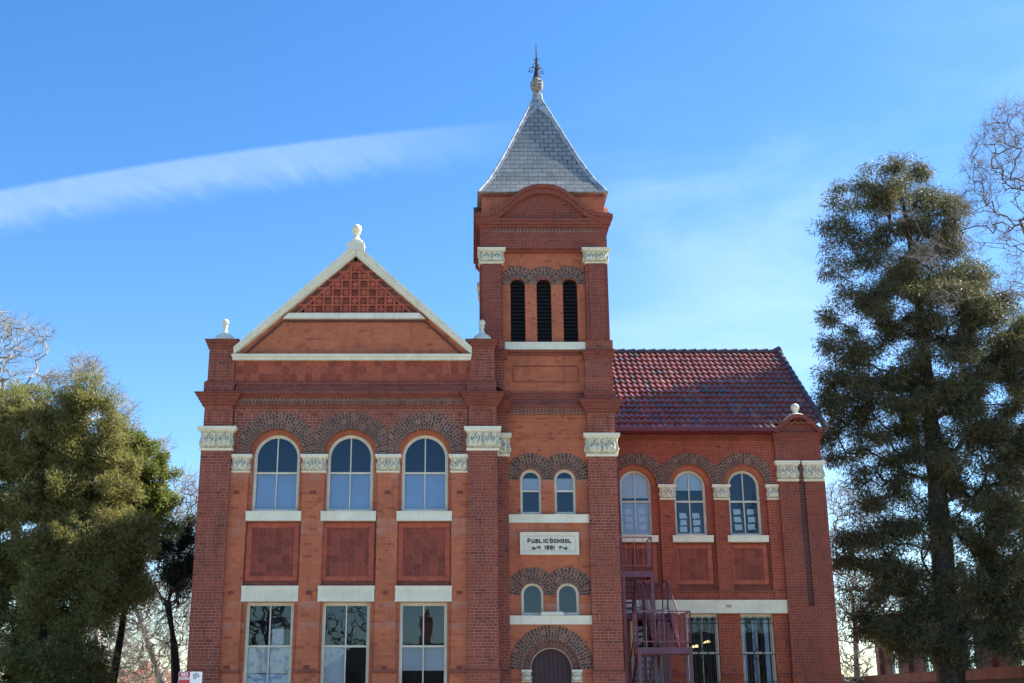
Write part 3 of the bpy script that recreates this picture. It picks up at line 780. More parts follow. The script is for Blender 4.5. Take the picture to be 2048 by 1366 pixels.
# ---------- tower
tower_c = (2.29, 2.87)
TX, TY = tower_c
sides = [lambda x, y, z: (TX + x, TY + y, z), lambda x, y, z: (TX + y, TY - x, z), lambda x, y, z: (TX - x, TY - y, z), lambda x, y, z: (TX - y, TY + x, z)]
# lower tower: front face
def tower_pier(x0, x1, sd):
    b = MB(); b.box(x0, x1, .9, 1.6, 2.34, 8.53); b.box(x0 - .02*sd, x1 + .03, .87, 1.6, 0, 2.34); b.box(x0 + .02*sd, x1 - .02, .92, 1.6, 8.53, 9.9)
    b.box(x0 - .04*sd, x1 + .02, .87, 1.6, 9.9, 10.5); b.box(x0 + .0, x1 - .1, .93, 1.6, 10.5, 11.6)
    if sd: b.box(x0 + .1, x1 - .02, 1.02, 1.6, 10.5, 11.6)
    b.box(x0 + .04*sd, x1 - (.0 if sd else .07), .90, 1.6, 11.6, 12.12)
    o = b.build('tower_pier', B_DARK, school)
    b = MB(); b.box(x0 - .04*sd, x1 + .04, .86, 1.6, 2.335, 2.41)
    b.build('base_moulding', B_PURP, o); b = MB(); corbel(b, x0, x1 - .04, .93, 1.6, 11.55, 11.8, .08, .08, 3, .03, (sd, 1)); b.build('upper_cornice', B_PURP, o)
    b = MB(); corbel(b, x0, x1, .9, 1.6, 9.87, 10.23, .19 if sd else .1, .19, 4, .04, (sd, 1))
    b.box(x0 - .05*sd, x1 + .04, .865, 1.55, 10.2, 10.505); b.box(x0 - .05*sd, x1 + .04, .86, 1.6, 10.5, 10.53)
    if sd:
        for (a, c) in ((3.66, 3.69), (4.11, 4.14)): b.box(a, c, .905, .93, 9.3, 9.75)
        b.box(3.69, 4.11, .905, .93, 9.72, 9.75)
    b.build('tower_cornice', B_PURP, o)
tower_pier(.45, 1.13, 0); tower_pier(3.47, 4.33, 1)
b = MB()   # belt between the tower piers
b.box(1.12, 3.50, 1.06, 1.3, 10.47, 10.54); b.box(1.12, 3.50, 1.08, 1.3, 10.3, 10.47); b.taper(1.12, 3.50, .97, 1.3, 10.12, 1.12, 3.50, 1.06, 1.3, 10.3)
b.box(1.12, 3.50, .97, 1.3, 10.05, 10.12); b.build('tower_belt', B_PURP, school)
b = MB(); b.box(1.12, 3.5, 1.05, 1.3, 11.68, 11.76); b.box(1.12, 3.5, 1.01, 1.3, 11.76, 11.83); b.build('belfry_string_course', B_PURP, school)
b = MB(); b.box(1.12, 3.50, 1.04, 1.3, 9.84, 10.05); b.build('tower_dentil_band', B_BRWN, school)
b = MB(); b.box(1.12, 3.50, 1.07, 1.3, 9.62, 9.70); b.box(1.12, 3.50, 1.075, 1.3, 9.16, 9.22)
x = 1.16
while x < 3.45: b.box(x, x + .06, 1.08, 1.12, 9.09, 9.16); x += .13
b.build('tower_string_course', B_ORNG, school)
UW, LW, BW_ = (1.79, 2.80), (1.795, 2.81), (1.475, 2.285, 3.095)
b = MB()
wall_open(b, .9, 3.6, 6.5, 12.0, 1.1, .16, [(c, .31, 6.83, 7.87, .31) for c in UW])
wall_open(b, 1.1, 3.52, 3.7, 6.5, 1.1, .16, [(c, .32, 3.96, 4.55, .32) for c in LW])
wall_open(b, 1.1, 3.52, 0, 3.7, 1.1, .4, [(2.31, .80, 0, 2.47, .80)])
b.build('tower_wall', B_ORNG, school)
b = MB(); b.box(.45, .55, 1.6, 4.8, 0, 16); b.box(4.2, 4.30, 1.55, 4.84, 0, 12.1); b.box(.45, 4.3, 4.74, 4.84, 0, 12.1); b.box(.42, .5, 1.5, 4.84, 10, 12.1)
b.build('tower_side_wall', B_SIDE, school)
for c in UW:
    b = MB(); ring(b, c, 7.87, .335, .79, 1.085, 1.2, 1.13 if c < 2.3 else 2.295, 2.295 if c < 2.3 else 3.47); b.build('arch', B_ARCH, school)
for c in LW:
    b = MB(); ring(b, c, 4.52, .345, .79, 1.085, 1.2, 1.13 if c < 2.3 else 2.30, 2.30 if c < 2.3 else 3.47); b.build('arch', B_ARCH, school)
b = MB(); ring(b, 2.31, 2.47, .80, 1.21, 1.085, 1.2, 1.13, 3.47, 60); o = b.build('door_arch', B_ARCH, school)
b = MB(); ring(b, 2.31, 2.47, .60, .80, 1.2, 1.5, None, None, 60); b.build('inner_ring', brick_mat('door_ring_brick', (.13,.055,.04), (.19,.085,.06), (.3,.2,.16), msize=.007, uv=True, bw=.2, rh=.1, squash=1), o)
wb = [(-.3, .3, 7.58, 7.95, FROST)]
for c in UW: window(c, .62, 6.84, 7.55, 7.87, 1.17, .31, mull=False, fw=.045, blinds=wb)
for c in LW: window(c, .64, 3.95, 3.99, 4.55, 1.17, .32, mull=False, fw=.045)
for (z0, z1) in ((6.59, 6.83), (3.70, 3.945)):
    b = MB(); b.box(1.13, 3.52, .97, 1.2, z0, z1 - .06); b.box(1.12, 3.53, .95, 1.2, z1 - .06, z1); b.build('tower_sill', CREAM, school)
b = MB(); b.box(2.02, 2.68, .98, 1.16, 3.96, 4.03); b.box(2.04, 2.66, 1.0, 1.16, 3.947, 3.96); b.box(2.06, 2.64, 1.0, 1.12, 4.03, 4.055); b.build('light_fitting', CREAM, school)
# door
b = MB(); n = 9
for i in range(n):
    x0 = 2.31 - .585 + i*1.17/n; x1 = x0 + 1.17/n - .008
    zt = [2.47 + math.sqrt(max(0, .585**2 - (x - 2.31)**2)) for x in (x0, (x0+x1)/2, x1)]
    b.prism([(x0, .2), (x1, .2), (x1, zt[2]), ((x0+x1)/2, zt[1]), (x0, zt[0])], 1.42, 1.46)
d_o = b.build('door', DOORP, school)
b = MB(); P = [(2.31 - .6, .2)] + arc_pts(2.31, 2.47, .6, 40) + [(2.31 + .6, .2)]; Q = [(2.31 - .575, .2)] + arc_pts(2.31, 2.47, .575, 40) + [(2.31 + .575, .2)]
b.strip(P, Q, 1.38, 1.5); b.build('door_frame', FRAME, d_o)
b = MB(); b.box(1.6, 3.0, 1.5, 1.56, 0, 3.2); b.build('door_backing', ROOMD, d_o)
b = MB()
for i in range(3): b.box(1.3 - .15*i, 3.3 + .15*i, .9 - .3*i - .3, 1.4, .0, .54 - .17*i)
b.build('door_steps', ground_mat('step_stone', (.3,.28,.25), (.36,.34,.3), 2), school)
for x0, x1 in ((1.49, 1.70), (2.92, 3.13)): capital(school, x0, x1, 1.1, 1.3, 2.12, 2.46, int(x0*10), .04, 'f')
# name tablet
sg_o = MB(); sg_o.box(1.45, 3.16, 1.04, 1.12, 5.67, 6.32); so_ = sg_o.build('name_tablet', CREAM, school)
b = MB(); X0, X1, Z0, Z1 = 1.45, 3.16, 5.67, 6.32
for (w_, y_) in ((.05, 1.005), (.1, 1.022)):
    b.box(X0, X1, y_, 1.04, Z1 - w_, Z1); b.box(X0, X1, y_, 1.04, Z0, Z0 + w_); b.box(X0, X0 + w_, y_, 1.04, Z0 + w_, Z1 - w_); b.box(X1 - w_, X1, y_, 1.04, Z0 + w_, Z1 - w_)
    X0 += .001; X1 -= .001; Z0 += .001; Z1 -= .001
b.build('tablet_border', CREAM, so_)
b = MB(); g0 = .105
for (a, c, e, h) in ((1.45+g0, 3.16-g0, 6.32-g0-.014, 6.32-g0), (1.45+g0, 3.16-g0, 5.67+g0, 5.67+g0+.014), (1.45+g0, 1.45+g0+.014, 5.67+g0+.014, 6.32-g0-.014), (3.16-g0-.014, 3.16-g0, 5.67+g0+.014, 6.32-g0-.014)): b.box(a, c, 1.036, 1.05, e, h)
b.build('tablet_groove_shade', CARVD, so_)  # dark strips paint the shade of a groove; nothing is cut in
def put_text(body, size, loc, mat, parent, name, sx=1.0, bold=0.0, rot=0, depth=.003, sp=1.0):
    cu = bpy.data.curves.new(name, 'FONT'); cu.body = body; cu.size = size; cu.align_x = 'CENTER'; cu.align_y = 'CENTER'
    cu.extrude = depth; cu.offset = bold; cu.space_character = sp
    ob = bpy.data.objects.new(name, cu); col.objects.link(ob)
    dg = bpy.context.evaluated_depsgraph_get(); me = bpy.data.meshes.new_from_object(ob.evaluated_get(dg)); bpy.data.objects.remove(ob)
    mob = bpy.data.objects.new(name, me); col.objects.link(mob); me.materials.clear(); me.materials.append(mat)
    off = Vector((0, 0, 0)); p = parent
    while p is not None: off += p.location; p = p.parent
    mob.parent = parent; mob.location = Vector(loc) - off; mob.rotation_euler = (PI/2, 0, rot); mob.scale = (sx, 1, 1)
    return mob
# drawn block capitals, stroke by stroke
GL = {'P': [[(0,0),(0,1),(.55,1),(.7,.85),(.7,.6),(.55,.45),(0,.45)]], 'U': [[(0,1),(0,.12),(.14,0),(.56,0),(.7,.12),(.7,1)]],
 'B': [[(0,0),(0,1),(.55,1),(.66,.86),(.66,.66),(.55,.52),(0,.52)],[(.55,.52),(.7,.38),(.7,.14),(.57,0),(0,0)]], 'L': [[(0,1),(0,0),(.68,0)]],
 'I': [[(0,0),(0,1)]], 'C': [[(.7,.78),(.58,1),(.14,1),(0,.84),(0,.16),(.14,0),(.58,0),(.7,.22)]],
 'S': [[(.68,.8),(.56,1),(.14,1),(0,.86),(0,.66),(.12,.54),(.58,.46),(.7,.34),(.7,.14),(.56,0),(.12,0),(0,.2)]],
 'H': [[(0,0),(0,1)],[(.7,0),(.7,1)],[(0,.5),(.7,.5)]], 'O': [[(.14,0),(0,.16),(0,.84),(.14,1),(.56,1),(.7,.84),(.7,.16),(.56,0),(.14,0)]],
 '1': [[(0,0),(0,1)]], '8': [[(.12,.53),(.03,.66),(.03,.88),(.14,1),(.42,1),(.53,.88),(.53,.66),(.44,.53),(.12,.53),(0,.4),(0,.14),(.12,0),(.44,0),(.56,.14),(.56,.4),(.44,.53)]],
 '9': [[(.02,.16),(.12,0),(.44,0),(.56,.14),(.56,.86),(.44,1),(.12,1),(0,.86),(0,.6),(.12,.47),(.56,.47)]]}
lt = MB(); yT = 1.034
def stroke(P, wd):
    for i in range(len(P) - 1):
        a, c = P[i], P[i+1]; L_ = math.hypot(c[0]-a[0], c[1]-a[1]) or 1e-6; ux, uz = (c[0]-a[0])/L_*wd/2, (c[1]-a[1])/L_*wd/2
        j = .0004*(i % 3)
        lt.prism([(a[0]-ux*.8-uz, a[1]-uz*.8+ux), (c[0]+ux*.8-uz, c[1]+uz*.8+ux), (c[0]+ux*.8+uz, c[1]+uz*.8-ux), (a[0]-ux*.8+uz, a[1]-uz*.8-ux)], yT - j, 1.045)
def mp_px(x, y): return mx(1030 + x/14.63, 1050 + y/14.63, 1.04), mz(1050 + y/14.63, 1.04)
def word(items, ybase, wd):
    for ch, xa, xb, ytop in items:
        (X0, Z0), (X1, Z1) = mp_px(xa, ybase), mp_px(xb, ytop)
        for S in GL[ch]:
            mxw = max(p[0] for s_ in GL[ch] for p in s_) or 1
            stroke([(X0 + (X1-X0)*p[0]/mxw, Z0 + (Z1-Z0)*p[1]) for p in S], wd)
word([('P',380,440,405),('U',498,560,425),('B',612,672,425),('L',720,782,425),('I',846,846.1,425),('C',893,958,425),('S',1022,1098,405),('C',1152,1208,425),('H',1252,1318,425),('O',1368,1422,425),('O',1474,1524,425),('L',1576,1634,425)], 514, .030)
lt.build('lettering', TEXTM, so_); lt = MB()
word([('1',884,884.1,612),('8',934,988,612),('9',1038,1090,612),('1',1144,1144.1,612)], 706, .030)
lt.build('date_lettering', TEXTM, so_)
for sg, cx_ in ((1, 625), (-1, 1405)):
    lt = MB()
    def sp(ox, oy, r, a0, turns, s_):
        P = []
        for i in range(16):
            f = i/15; a = a0 + s_*turns*2*PI*f; rr = r*(1 - .72*f); X_, Z_ = mp_px(cx_ + sg*(ox + rr*math.cos(a)), oy - rr*math.sin(a)); P.append((X_, Z_))
        return P
    stroke([mp_px(cx_ + sg*x, y) for x, y in ((-105, 700), (-75, 712), (-45, 705), (-15, 680), (15, 655), (45, 632), (75, 622))], .024)
    stroke(sp(-80, 672, 42, -PI*.75, 1.1, -1), .02); stroke(sp(82, 665, 44, PI*.6, 1.1, -1), .02)
    lt.build('scroll_mark', TEXTM, so_)
# raised rectangle above
b = MB()
for (a, c, e, h) in ((1.29, 3.29, 11.33, 11.36), (1.29, 3.29, 10.84, 10.87), (1.29, 1.32, 10.87, 11.33), (3.26, 3.29, 10.87, 11.33)): b.box(a, c, 1.085, 1.12, e, h)
b.build('brick_panel_frame', B_PURP, school)
capital(school, 3.47, 4.33, .9, 1.5, 8.53, 9.22, 21, .11, 'flr'); capital(school, .5, 1.13, .9, 1.5, 8.53, 9.22, 22, .10, 'fr')
# belfry stage, the same on four sides
S_ = MB(); WB = MB(); OR = MB(); PU = MB(); SIL = MB(); AR = MB(); LV = MB(); BRN = MB()
HW = 1.97
ogee = [(0, 17.19), (.17, 17.185), (.33, 17.16), (.48, 17.11), (.6, 17.05), (.72, 16.97), (.83, 16.88), (.95, 16.78), (1.07, 16.67), (1.2, 16.55), (1.33, 16.44), (1.45, 16.35), (1.6, 16.27), (1.8, 16.22), (HW + .12, 16.21)]
og = [(-x, z) for x, z in ogee[:0:-1]] + ogee
for si, T in enumerate(sides):
    for q in (S_, WB, OR, PU, SIL, AR, LV, BRN): q.T = T
    # pilasters at both ends (corner block shared between sides)
    S_.box(-1.92, -1.32, -HW, -1.4, 12.12, 14.59); S_.box(1.28, 1.87, -HW, -1.4, 12.12, 14.59)
    if si < 4: S_.box(-HW - .004*si - .02, -1.29, -HW + .09 - .003*si, -1.38, 12.122, 14.589); S_.box(1.26, HW - .004*si, -HW + .092 - .003*si, -1.38, 12.122, 14.589)
    wall_open(OR, -1.33, 1.30, 12.0, 15.12, -HW + .2, .25, [(c - TX, .225, 12.1, 13.97, .225) for c in BW_])
    for j, c in enumerate(BW_):
        c -= TX; ring(AR, c, 13.97, .225, .60, -HW + .185, -HW + .3, (-1.31 if j == 0 else c - .405), (1.29 if j == 2 else c + .405), 36)
        z = 12.08
        while z < 14.15:
            LV.taper(c - .23, c + .23, -HW + .33, -HW + .35, z, c - .23, c + .23, -HW + .43, -HW + .45, z + .12)
            for qx in (-.115, .115): LV.taper(c + qx - .09, c + qx + .09, -HW + .325, -HW + .35, z - .012, c + qx - .09, c + qx + .09, -HW + .33, -HW + .35, z + .012)
            z += .118
        LV.box(c - .3, c + .3, -HW + .46, -HW + .48, 12, 14.25)
    SIL.box(-1.27, 1.26, -HW + .04, -HW + .4, 11.84, 12.07)
    # curved pediment
    S_.strip([(max(-HW + .01, min(HW - .01, x)), z - .08) for x, z in og], [(max(-HW + .01, min(HW - .01, x)), 15.8) for x, z in og], -HW - .003 - .002*si, -1.3)
    BRN.box(-1.6, 1.6, -HW - .01, -HW + .1, 15.62, 15.76)
    lo = [(x*.985, z - .13) for x, z in og]; lo2 = [(x*.96, z - .27) for x, z in og if abs(x) < 1.5]; up2 = [(x*.975, z - .12) for x, z in og if abs(x) < 1.5]
    PU.strip(og, lo, -HW - .2 - .002*si, -1.5); PU.strip([(x, z - .10) for x, z in og], [(x, z - .17) for x, z in lo], -HW - .135 - .002*si, -1.5)
    BRN.strip(up2, lo2, -HW - .05, -1.6)
    PU.box(-1.3, 1.28, -HW + .1, -1.5, 15.0, 15.09)
for q in (S_, OR, PU): q.T = sides[0]
S_.box(-HW, HW, -HW, HW, 15.09, 15.8)
PU.box(-HW - .05, HW + .05, -HW - .05, HW + .05, 15.78, 15.86); PU.box(-HW - .10, HW + .10, -HW - .10, HW + .10, 15.86, 15.97); PU.box(-HW - .14, HW + .14, -HW - .14, HW + .14, 15.97, 16.06)
OR.box(-HW + .05, HW - .05, -HW + .08, HW - .08, 15.9, 16.9); PU.box(-HW + .03, HW - .03, -HW + .05, HW - .05, 16.86, 16.965)
for q in (S_, WB, OR, PU, SIL, AR, LV, BRN): q.T = None
S_.build('belfry_pilasters', B_PURP, school); OR.build('belfry_wall', B_ORNG, school); PU.build('belfry_cornice', B_PURP, school)
SIL.build('belfry_sill', CREAM, school); AR.build('belfry_arches', B_ARCH, school); LV.build('louvres', LOUV, school); BRN.build('belfry_brown_courses', B_BRWN, school)
k_ = 30
for sx in (-1, 1):
    for sy in (-1, 1):
        x0, x1 = sorted((TX + sx*HW*.985, TX + sx*1.30)); y0, y1 = sorted((TY + sy*HW, TY + sy*1.3))
        k_ += 1; capital(school, x0, x1, y0, y1, 14.59, 15.09, k_, .12, 'flr', (1, 1))
# spire
def spire_hw(z):
    return np.interp(z, [16.97, 17.14, 17.5, 18.0, 18.6, 19.15, 20.33, 21.2, 21.45], [2.03, 1.93, 1.71, 1.47, 1.20, .975, .503, .155, .12])
zs = [16.97, 17.14, 17.3, 17.5, 17.75, 18.0, 18.3, 18.6, 19.15, 19.7, 20.33, 20.8, 21.2, 21.45]
b = MB(); fl = MB()
for T in sides:
    b.T = T; acc = 0
    for z0, z1 in zip(zs[:-1], zs[1:]):
        h0, h1 = spire_hw(z0), spire_hw(z1); sl = math.hypot(z1-z0, h0-h1)
        b.poly([(-h0, -h0, z0), (h0, -h0, z0), (h1, -h1, z1), (-h1, -h1, z1)], [(-h0, acc), (h0, acc), (h1, acc+sl), (-h1, acc+sl)]); acc += sl
b.T = None; b.poly([(TX-2.03,TY-2.03,16.97),(TX+2.03,TY-2.03,16.97),(TX+2.03,TY+2.03,16.97),(TX-2.03,TY+2.03,16.97)], [(0,0)]*4)
sp_o = b.build('spire_roof', SLATE, school)
rndf = random.Random(5)
for T in sides:
    fl.T = T
    for z0, z1 in zip(zs[:-1], zs[1:]):
        h0, h1 = spire_hw(z0), spire_hw(z1); w0, w1 = .14, .14
        w0, w1 = min(w0, h0*.98), min(w1, h1*.98)
        if z0 > 20.7: w0 = h0; 
        if z1 > 20.7: w1 = h1
        w1 = w1 + rndf.uniform(-.012, .012)
        for sg in (-1, 1):
            e = .014
            fl.poly([(sg*(h0+e), -h0-e, z0), (sg*(h1+e), -h1-e, z1), (sg*max(0, h1-w1), -h1-e, z1), (sg*max(0, h0-w0), -h0-e, z0)])
        fl.tube([(-h0, -h0, z0), (-h1, -h1, z1)], .035, 8, False)
fl.T = None; fl.build('hip_flashing', LEAD, sp_o)
b = MB(); b.box(TX-2.06, TX+2.06, TY-2.06, TY+2.06, 16.965, 17.0); b.build('eave_edge', LEAD, sp_o)
b = MB(); zt = 21.35
b.lathe((TX, TY, zt), [(.14, 0), (.11, .15), (.13, .22), (.18, .28), (.215, .36), (.22, .44), (.235, .45), (.235, .48), (.22, .49), (.21, .56), (.225, .57), (.225, .6), (.20, .61), (.17, .68), (.12, .76), (.08, .8)], 8)
b.build('finial_urn', plain_mat('weathered_urn_stone', (.26,.25,.22), .8, 12, .55, (.38,.37,.33), bmp=.01), sp_o)
b = MB(); z0 = zt + .76
b.lathe((TX, TY, z0), [(.15, 0), (.1, .05), (.06, .14), (.05, .22), (.075, .31), (.05, .38), (.04, .6), (.055, .63), (.03, .68), (.022, .95), (.01, 1.38)], 8)
for k_ in range(4):
    a = PI/4*0 + k_*PI/2 + .25; ca, sa = math.cos(a), math.sin(a)
    def rp(P, r): b.tube([(TX + ca*u, TY + sa*u, z0 + v) for u, v in [(u_, v_*.76) for u_, v_ in P]], r, 5)
    P = [(.03, .42), (.10, .50), (.18, .50), (.25, .44), (.27, .35), (.24, .27), (.18, .25), (.14, .29), (.15, .35), (.19, .36)]
    rp(P, [.014, .014, .014, .014, .013, .012, .012, .012, .016, .02])
    rp([(.25, .29), (.31, .25)], [.02, .004])
    rp([(.03, .75), (.1, .68), (.14, .6), (.13, .54), (.08, .52), (.07, .57)], .012)
    rp([(.02, .88), (.07, .93), (.12, .97)], [.02, .015, .004])
    rp([(.12, .0), (.08, .12), (.05, .3)], .022)
b.build('iron_finial', RUST, sp_o)

# ---------- set-back side wing
RY = 4.8
RC = [5.41, 7.19, 8.965]
RP = [(4.3, 4.86), (6.17, 6.66), (7.94, 8.43), (9.68, 10.07)]
RG = [5.6, 7.35, 9.10]
b = MB(); wall_open(b, 4.3, 10.07, 0, 4.8, RY + .20, .12, [(c, .525, 1.75, 4.27, None) for c in RG]); b.build('side_wing_lower_wall', B_SIDE, school)
b = MB(); wall_open(b, 4.3, 10.07, 4.8, 9.3, RY + .24, .12, [(c, .52, 6.72, 8.37, .52) for c in RC]); b.build('side_wing_bay_wall', B_SIDE, school)
b = MB()
for (x0, x1) in RP: b.box(x0, x1, RY + .12, RY + .25, 5.0, 7.88)
b.box(4.3, 10.07, RY + .14, RY + .25, 4.70, 4.94)
for (x0, x1) in RP: b.box(x0, x1, RY + .11, RY + .25, 4.70, 4.94)
b.build('side_wing_pilasters', B_SIDE, school)
b = MB(); b.box(4.3, 10.08, RY + .09, RY + .26, 4.94, 5.0); 
for (xa, xb) in ((4.3, 5.07), (6.13, 6.82), (7.88, 8.57), (9.63, 10.03)): b.box(xa, xb, RY + .13, RY + .26, 2.34, 2.41)
b.box(10.03, 11.64, RY - .04, RY + .4, 2.34, 2.41)
b.build('side_wing_string', B_PURP, school)
b = MB(); wall_open(b, 4.3, 10.07, 8.40, 10.08, RY + .12, .12, [(c, .69, 8.0, 8.37, .69) for c in RC]); b.build('side_wing_arcade', B_SIDE, school)
for c in RC:
    b = MB(); ring(b, c, 8.37, .69, 1.07, RY + .10, RY + .2, c - .888, c + .888); o = b.build('arch', B_ARCH, school)
    b = MB(); ring(b, c, 8.37, .52, .695, RY + .2, RY + .3); b.build('inner_ring', B_RING, o)
b = MB()   # paired pier with a slot of darker bricks
b.box(10.07, 10.72, RY, RY + .6, 2.41, 8.48); b.box(10.92, 11.58, RY, RY + .6, 2.41, 8.48); b.box(10.72, 10.92, RY, RY + .6, 2.41, 4.5)
b.box(10.05, 11.6, RY - .03, RY + .6, 0, 2.34)
b.box(10.02, 11.52, RY, RY + .6, 9.15, 10.1)
PT = [(9.98, 10.07), (10.1, 10.2), (10.3, 10.42), (10.5, 10.58), (10.7, 10.66), (10.85, 10.67), (11.0, 10.64), (11.2, 10.52), (11.4, 10.32), (11.6, 10.07)]
b.strip(PT, [(x, 10.06) for x, z in PT], RY, RY + 1.0)
b.box(11.48, 11.58, RY + .5, 14.1, 0, 10.0)
b.build('side_wing_pier', B_PURP, school)
b = MB(); b.poly([(11.57, RY+.3, 10.0), (11.57, 14.1, 10.0), (11.57, 9.5, 14.0)]); b.poly([(11.45, RY+.3, 10.0), (11.45, 9.5, 14.0), (11.45, 14.1, 10.0)]); b.box(4.3, 11.5, 14.0, 14.1, 0, 10); b.build('side_wing_gable', B_SIDE, school)
b = MB(); b.box(10.72, 10.92, RY + .12, RY + .2, 4.5, 8.48); b.box(10.76, 10.88, RY+.02, RY + .2, 8.48, 9.15); b.build('pier_slot', brick_mat('slot_brick', (.10,.035,.03), (.15,.05,.04), (.3,.16,.13), bw=.11), school)
b = MB()
corbel(b, 10.03, 11.51, RY, RY + .6, 9.84, 10.08, .09, .1, 3, .03)
og2 = [(9.92, 10.08), (10.08, 10.2), (10.3, 10.43), (10.5, 10.6), (10.66, 10.68), (10.83, 10.71), (11.0, 10.68), (11.2, 10.56), (11.45, 10.32), (11.68, 10.09)]
og2l = [(10.83 + (x-10.83)*.9, z - .12) for x, z in og2]
b.strip(og2, og2l, RY - .13, RY + 1.1)
for (a, c, e, h) in ((10.2, 10.24, 9.25, 9.75), (11.3, 11.34, 9.25, 9.75), (10.24, 11.3, 9.71, 9.75)): b.box(a, c, RY - .012, RY + .02, e, h)
b.box(4.3, 10.02, RY + .05, RY + .3, 9.96, 10.06); b.box(4.3, 10.02, RY + .09, RY + .3, 9.86, 9.90)
b.build('side_wing_cornice', B_PURP, school)
b = MB(); og3 = [(x, z + .001) for x, z in og2]; og3u = [(10.83 + (x-10.83)*1.0, z + .035) for x, z in og2]
b.strip(og3u[:6], og3[:6], RY + .0, RY + .5); b.lathe((10.83, RY + .15, 10.70), [(.28, 0), (.24, .04), (.12, .07), (.08, .12)], 20); b.build('pediment_capping', CREAM, school)
b = MB(); b.lathe((10.83, RY + .15, 10.76), [(.08, 0), (.07, .08), (.1, .1)], 16); b.ball((10.83, RY + .15, 10.98), .145); b.build('finial', CREAM, school, True)
capital(school, 10.07, 10.70, RY, RY + .3, 8.48, 9.15, 41, .10, 'f', (1, 1)); capital(school, 10.92, 11.53, RY, RY + .3, 8.48, 9.15, 42, .09, 'fr', (.8, 1))
for i, (x0, x1) in enumerate(RP): capital(school, x0 + (.04 if i else 0), x1, RY + .12, RY + .3, 7.89, 8.39, 45 + i, .08, 'f', (1, 1 if i < 3 else .2))
pp = [[(-.22, 7.55), (.22, 7.57), (-.22, 7.31), (.22, 7.31), (-.22, 7.07), (.23, 7.05)], [(-.22, 7.42), (.2, 7.42), (-.2, 7.2), (.22, 7.2), (-.22, 6.98), (.22, 6.97)], [(-.22, 7.55), (.22, 7.55), (-.22, 7.3), (.24, 7.3), (-.2, 7.05), (.22, 7.06)]]
bl = [[(-.5, .5, 8.0, 9.0, FROST), (-.5, .5, 6.8, 7.85, BLIND)], [(-.5, .5, 8.25, 9.0, FROST)], []]
for i, c in enumerate(RC):
    window(c, 1.04, 6.74, 7.87, 8.37, RY + .33, .52, blinds=bl[i], papers=pp[i], sill=(c - .655, c + .655, 6.52, 6.73, RY + .02), fw=.05)
    tile_panel(c - .64, c + .64, 5.15, 6.50, RY + .215)
    b = MB(); b.box(c - .62, c + .62, RY + .17, RY + .25, 5.0, 5.06); b.box(c - .62, c + .62, RY + .2, RY + .25, 5.06, 5.12); b.build('panel_sill', B_PURP, school)
for i, c in enumerate(RG):
    window(c, 1.05, 1.78, 3.07, 4.272, RY + .32, None, grille=(i > 0), fw=.06, head=.08, blinds=([(-.42, .5, 1.8, 3.0, BLIND)], [], [(-.5, -.34, 1.8, 4.1, BLIND), (-.12, .02, 1.8, 4.1, BLIND), (.26, .42, 1.8, 4.1, BLIND)])[i])
EM = bpy.data.materials.new('lit_ceiling_lamp'); EM.use_nodes = True; _e = EM.node_tree.nodes['Principled BSDF']; _e.inputs['Emission Color'].default_value = (1, .68, .3, 1); _e.inputs['Emission Strength'].default_value = .75
wn_ = [o for o in school.children if o.name.startswith('window')][-2]
for (a, c, e) in ((7.05, 7.33, 3.27), (7.48, 7.72, 3.42)):
    b = MB(); b.prism([(a, e - .03), (c, e + .0), (c - .02, e + .08), (a + .1, e + .05)], 5.7, 5.74); b.build('room_light', EM, wn_)
lintel(4.32, 10.08, 4.28, 4.69, RY + .06, RY + .3, [(4.6, 6.3, .062), (6.72, 7.95, .062), (8.45, 9.72, .062)])
air_vent(8.21, 4.5, RY + .055, CREAM)
for x in (6.1, 8.21): air_vent(x, 9.66, RY + .12)
for x in (6.42, 8.19): air_vent(x, 7.35, RY + .12)
for x in (6.45, 8.27): air_vent(x, 2.54, RY + .2)
def two_slopes():
    tiled_slope(4.3, 10.02, 4.42, 10.14, 9.5, 14.2, 'roof', 16, .205, 8); tiled_slope(10.02, 11.60, 4.42, 10.14, 9.5, 14.2, 'roof', 16, .205, 8, None, 1)
two_slopes()
tiled_slope(4.3, 11.60, 14.5, 10.14, 9.5, 14.2, 'roof', 16, .205, 4)
b = MB(); x = 4.3
while x < 11.6: b.tube([(x, 9.5, 14.22), (x + .36, 9.5, 14.25), (x + .4, 9.5, 14.27)], [.10, .115, .125], 8); x += .385
b.tube([(11.5, 9.5, 14.24), (11.72, 9.5, 14.33)], [.13, .15], 8)
rt = MB()
for sg in (-1,):
    n = 15
    for i in range(n):
        f0, f1 = i/n, (i+1)/n
        p0 = Vector((11.63, 4.35 + (9.5-4.35)*f0, 10.12 + 4.12*f0)); p1 = Vector((11.63, 4.35 + (9.5-4.35)*f1, 10.12 + 4.12*f1))
        b.tube([p0 - Vector((0, .03, .0)) + Vector((0, 0, .05)), p1 + Vector((0, 0, .02))], [.105, .09], 7)
        q0 = Vector((11.63, 14.65 - (14.65-9.5)*f0, p0.z)); q1 = Vector((11.63, 14.65 - (14.65-9.5)*f1, p1.z)); b.tube([q0, q1], [.1, .09], 6)
b.build('ridge_tiles', plain_mat('dark_ridge_tile', (.06,.05,.06), .4, 7, .4, (.12,.08,.08)), school)
b = MB(); b.box(4.35, 9.98, 4.33, 4.46, 10.06, 10.17); b.box(4.35, 9.98, 4.31, 4.33, 10.12, 10.18); b.box(4.35, 10.0, 4.46, 4.85, 10.04, 10.07); b.build('gutter', MAROON, school)
b = MB(); b.taper(4.74, 4.92, 4.65, 4.85, 8.86, 4.70, 4.95, 4.6, 4.85, 9.14); b.box(4.69, 4.96, 4.59, 4.86, 9.14, 9.18); b.tube([(4.83, 4.74, 8.9), (4.83, 4.74, .2)], .05, 10); b.build('rainwater_pipe', MAROON, school)

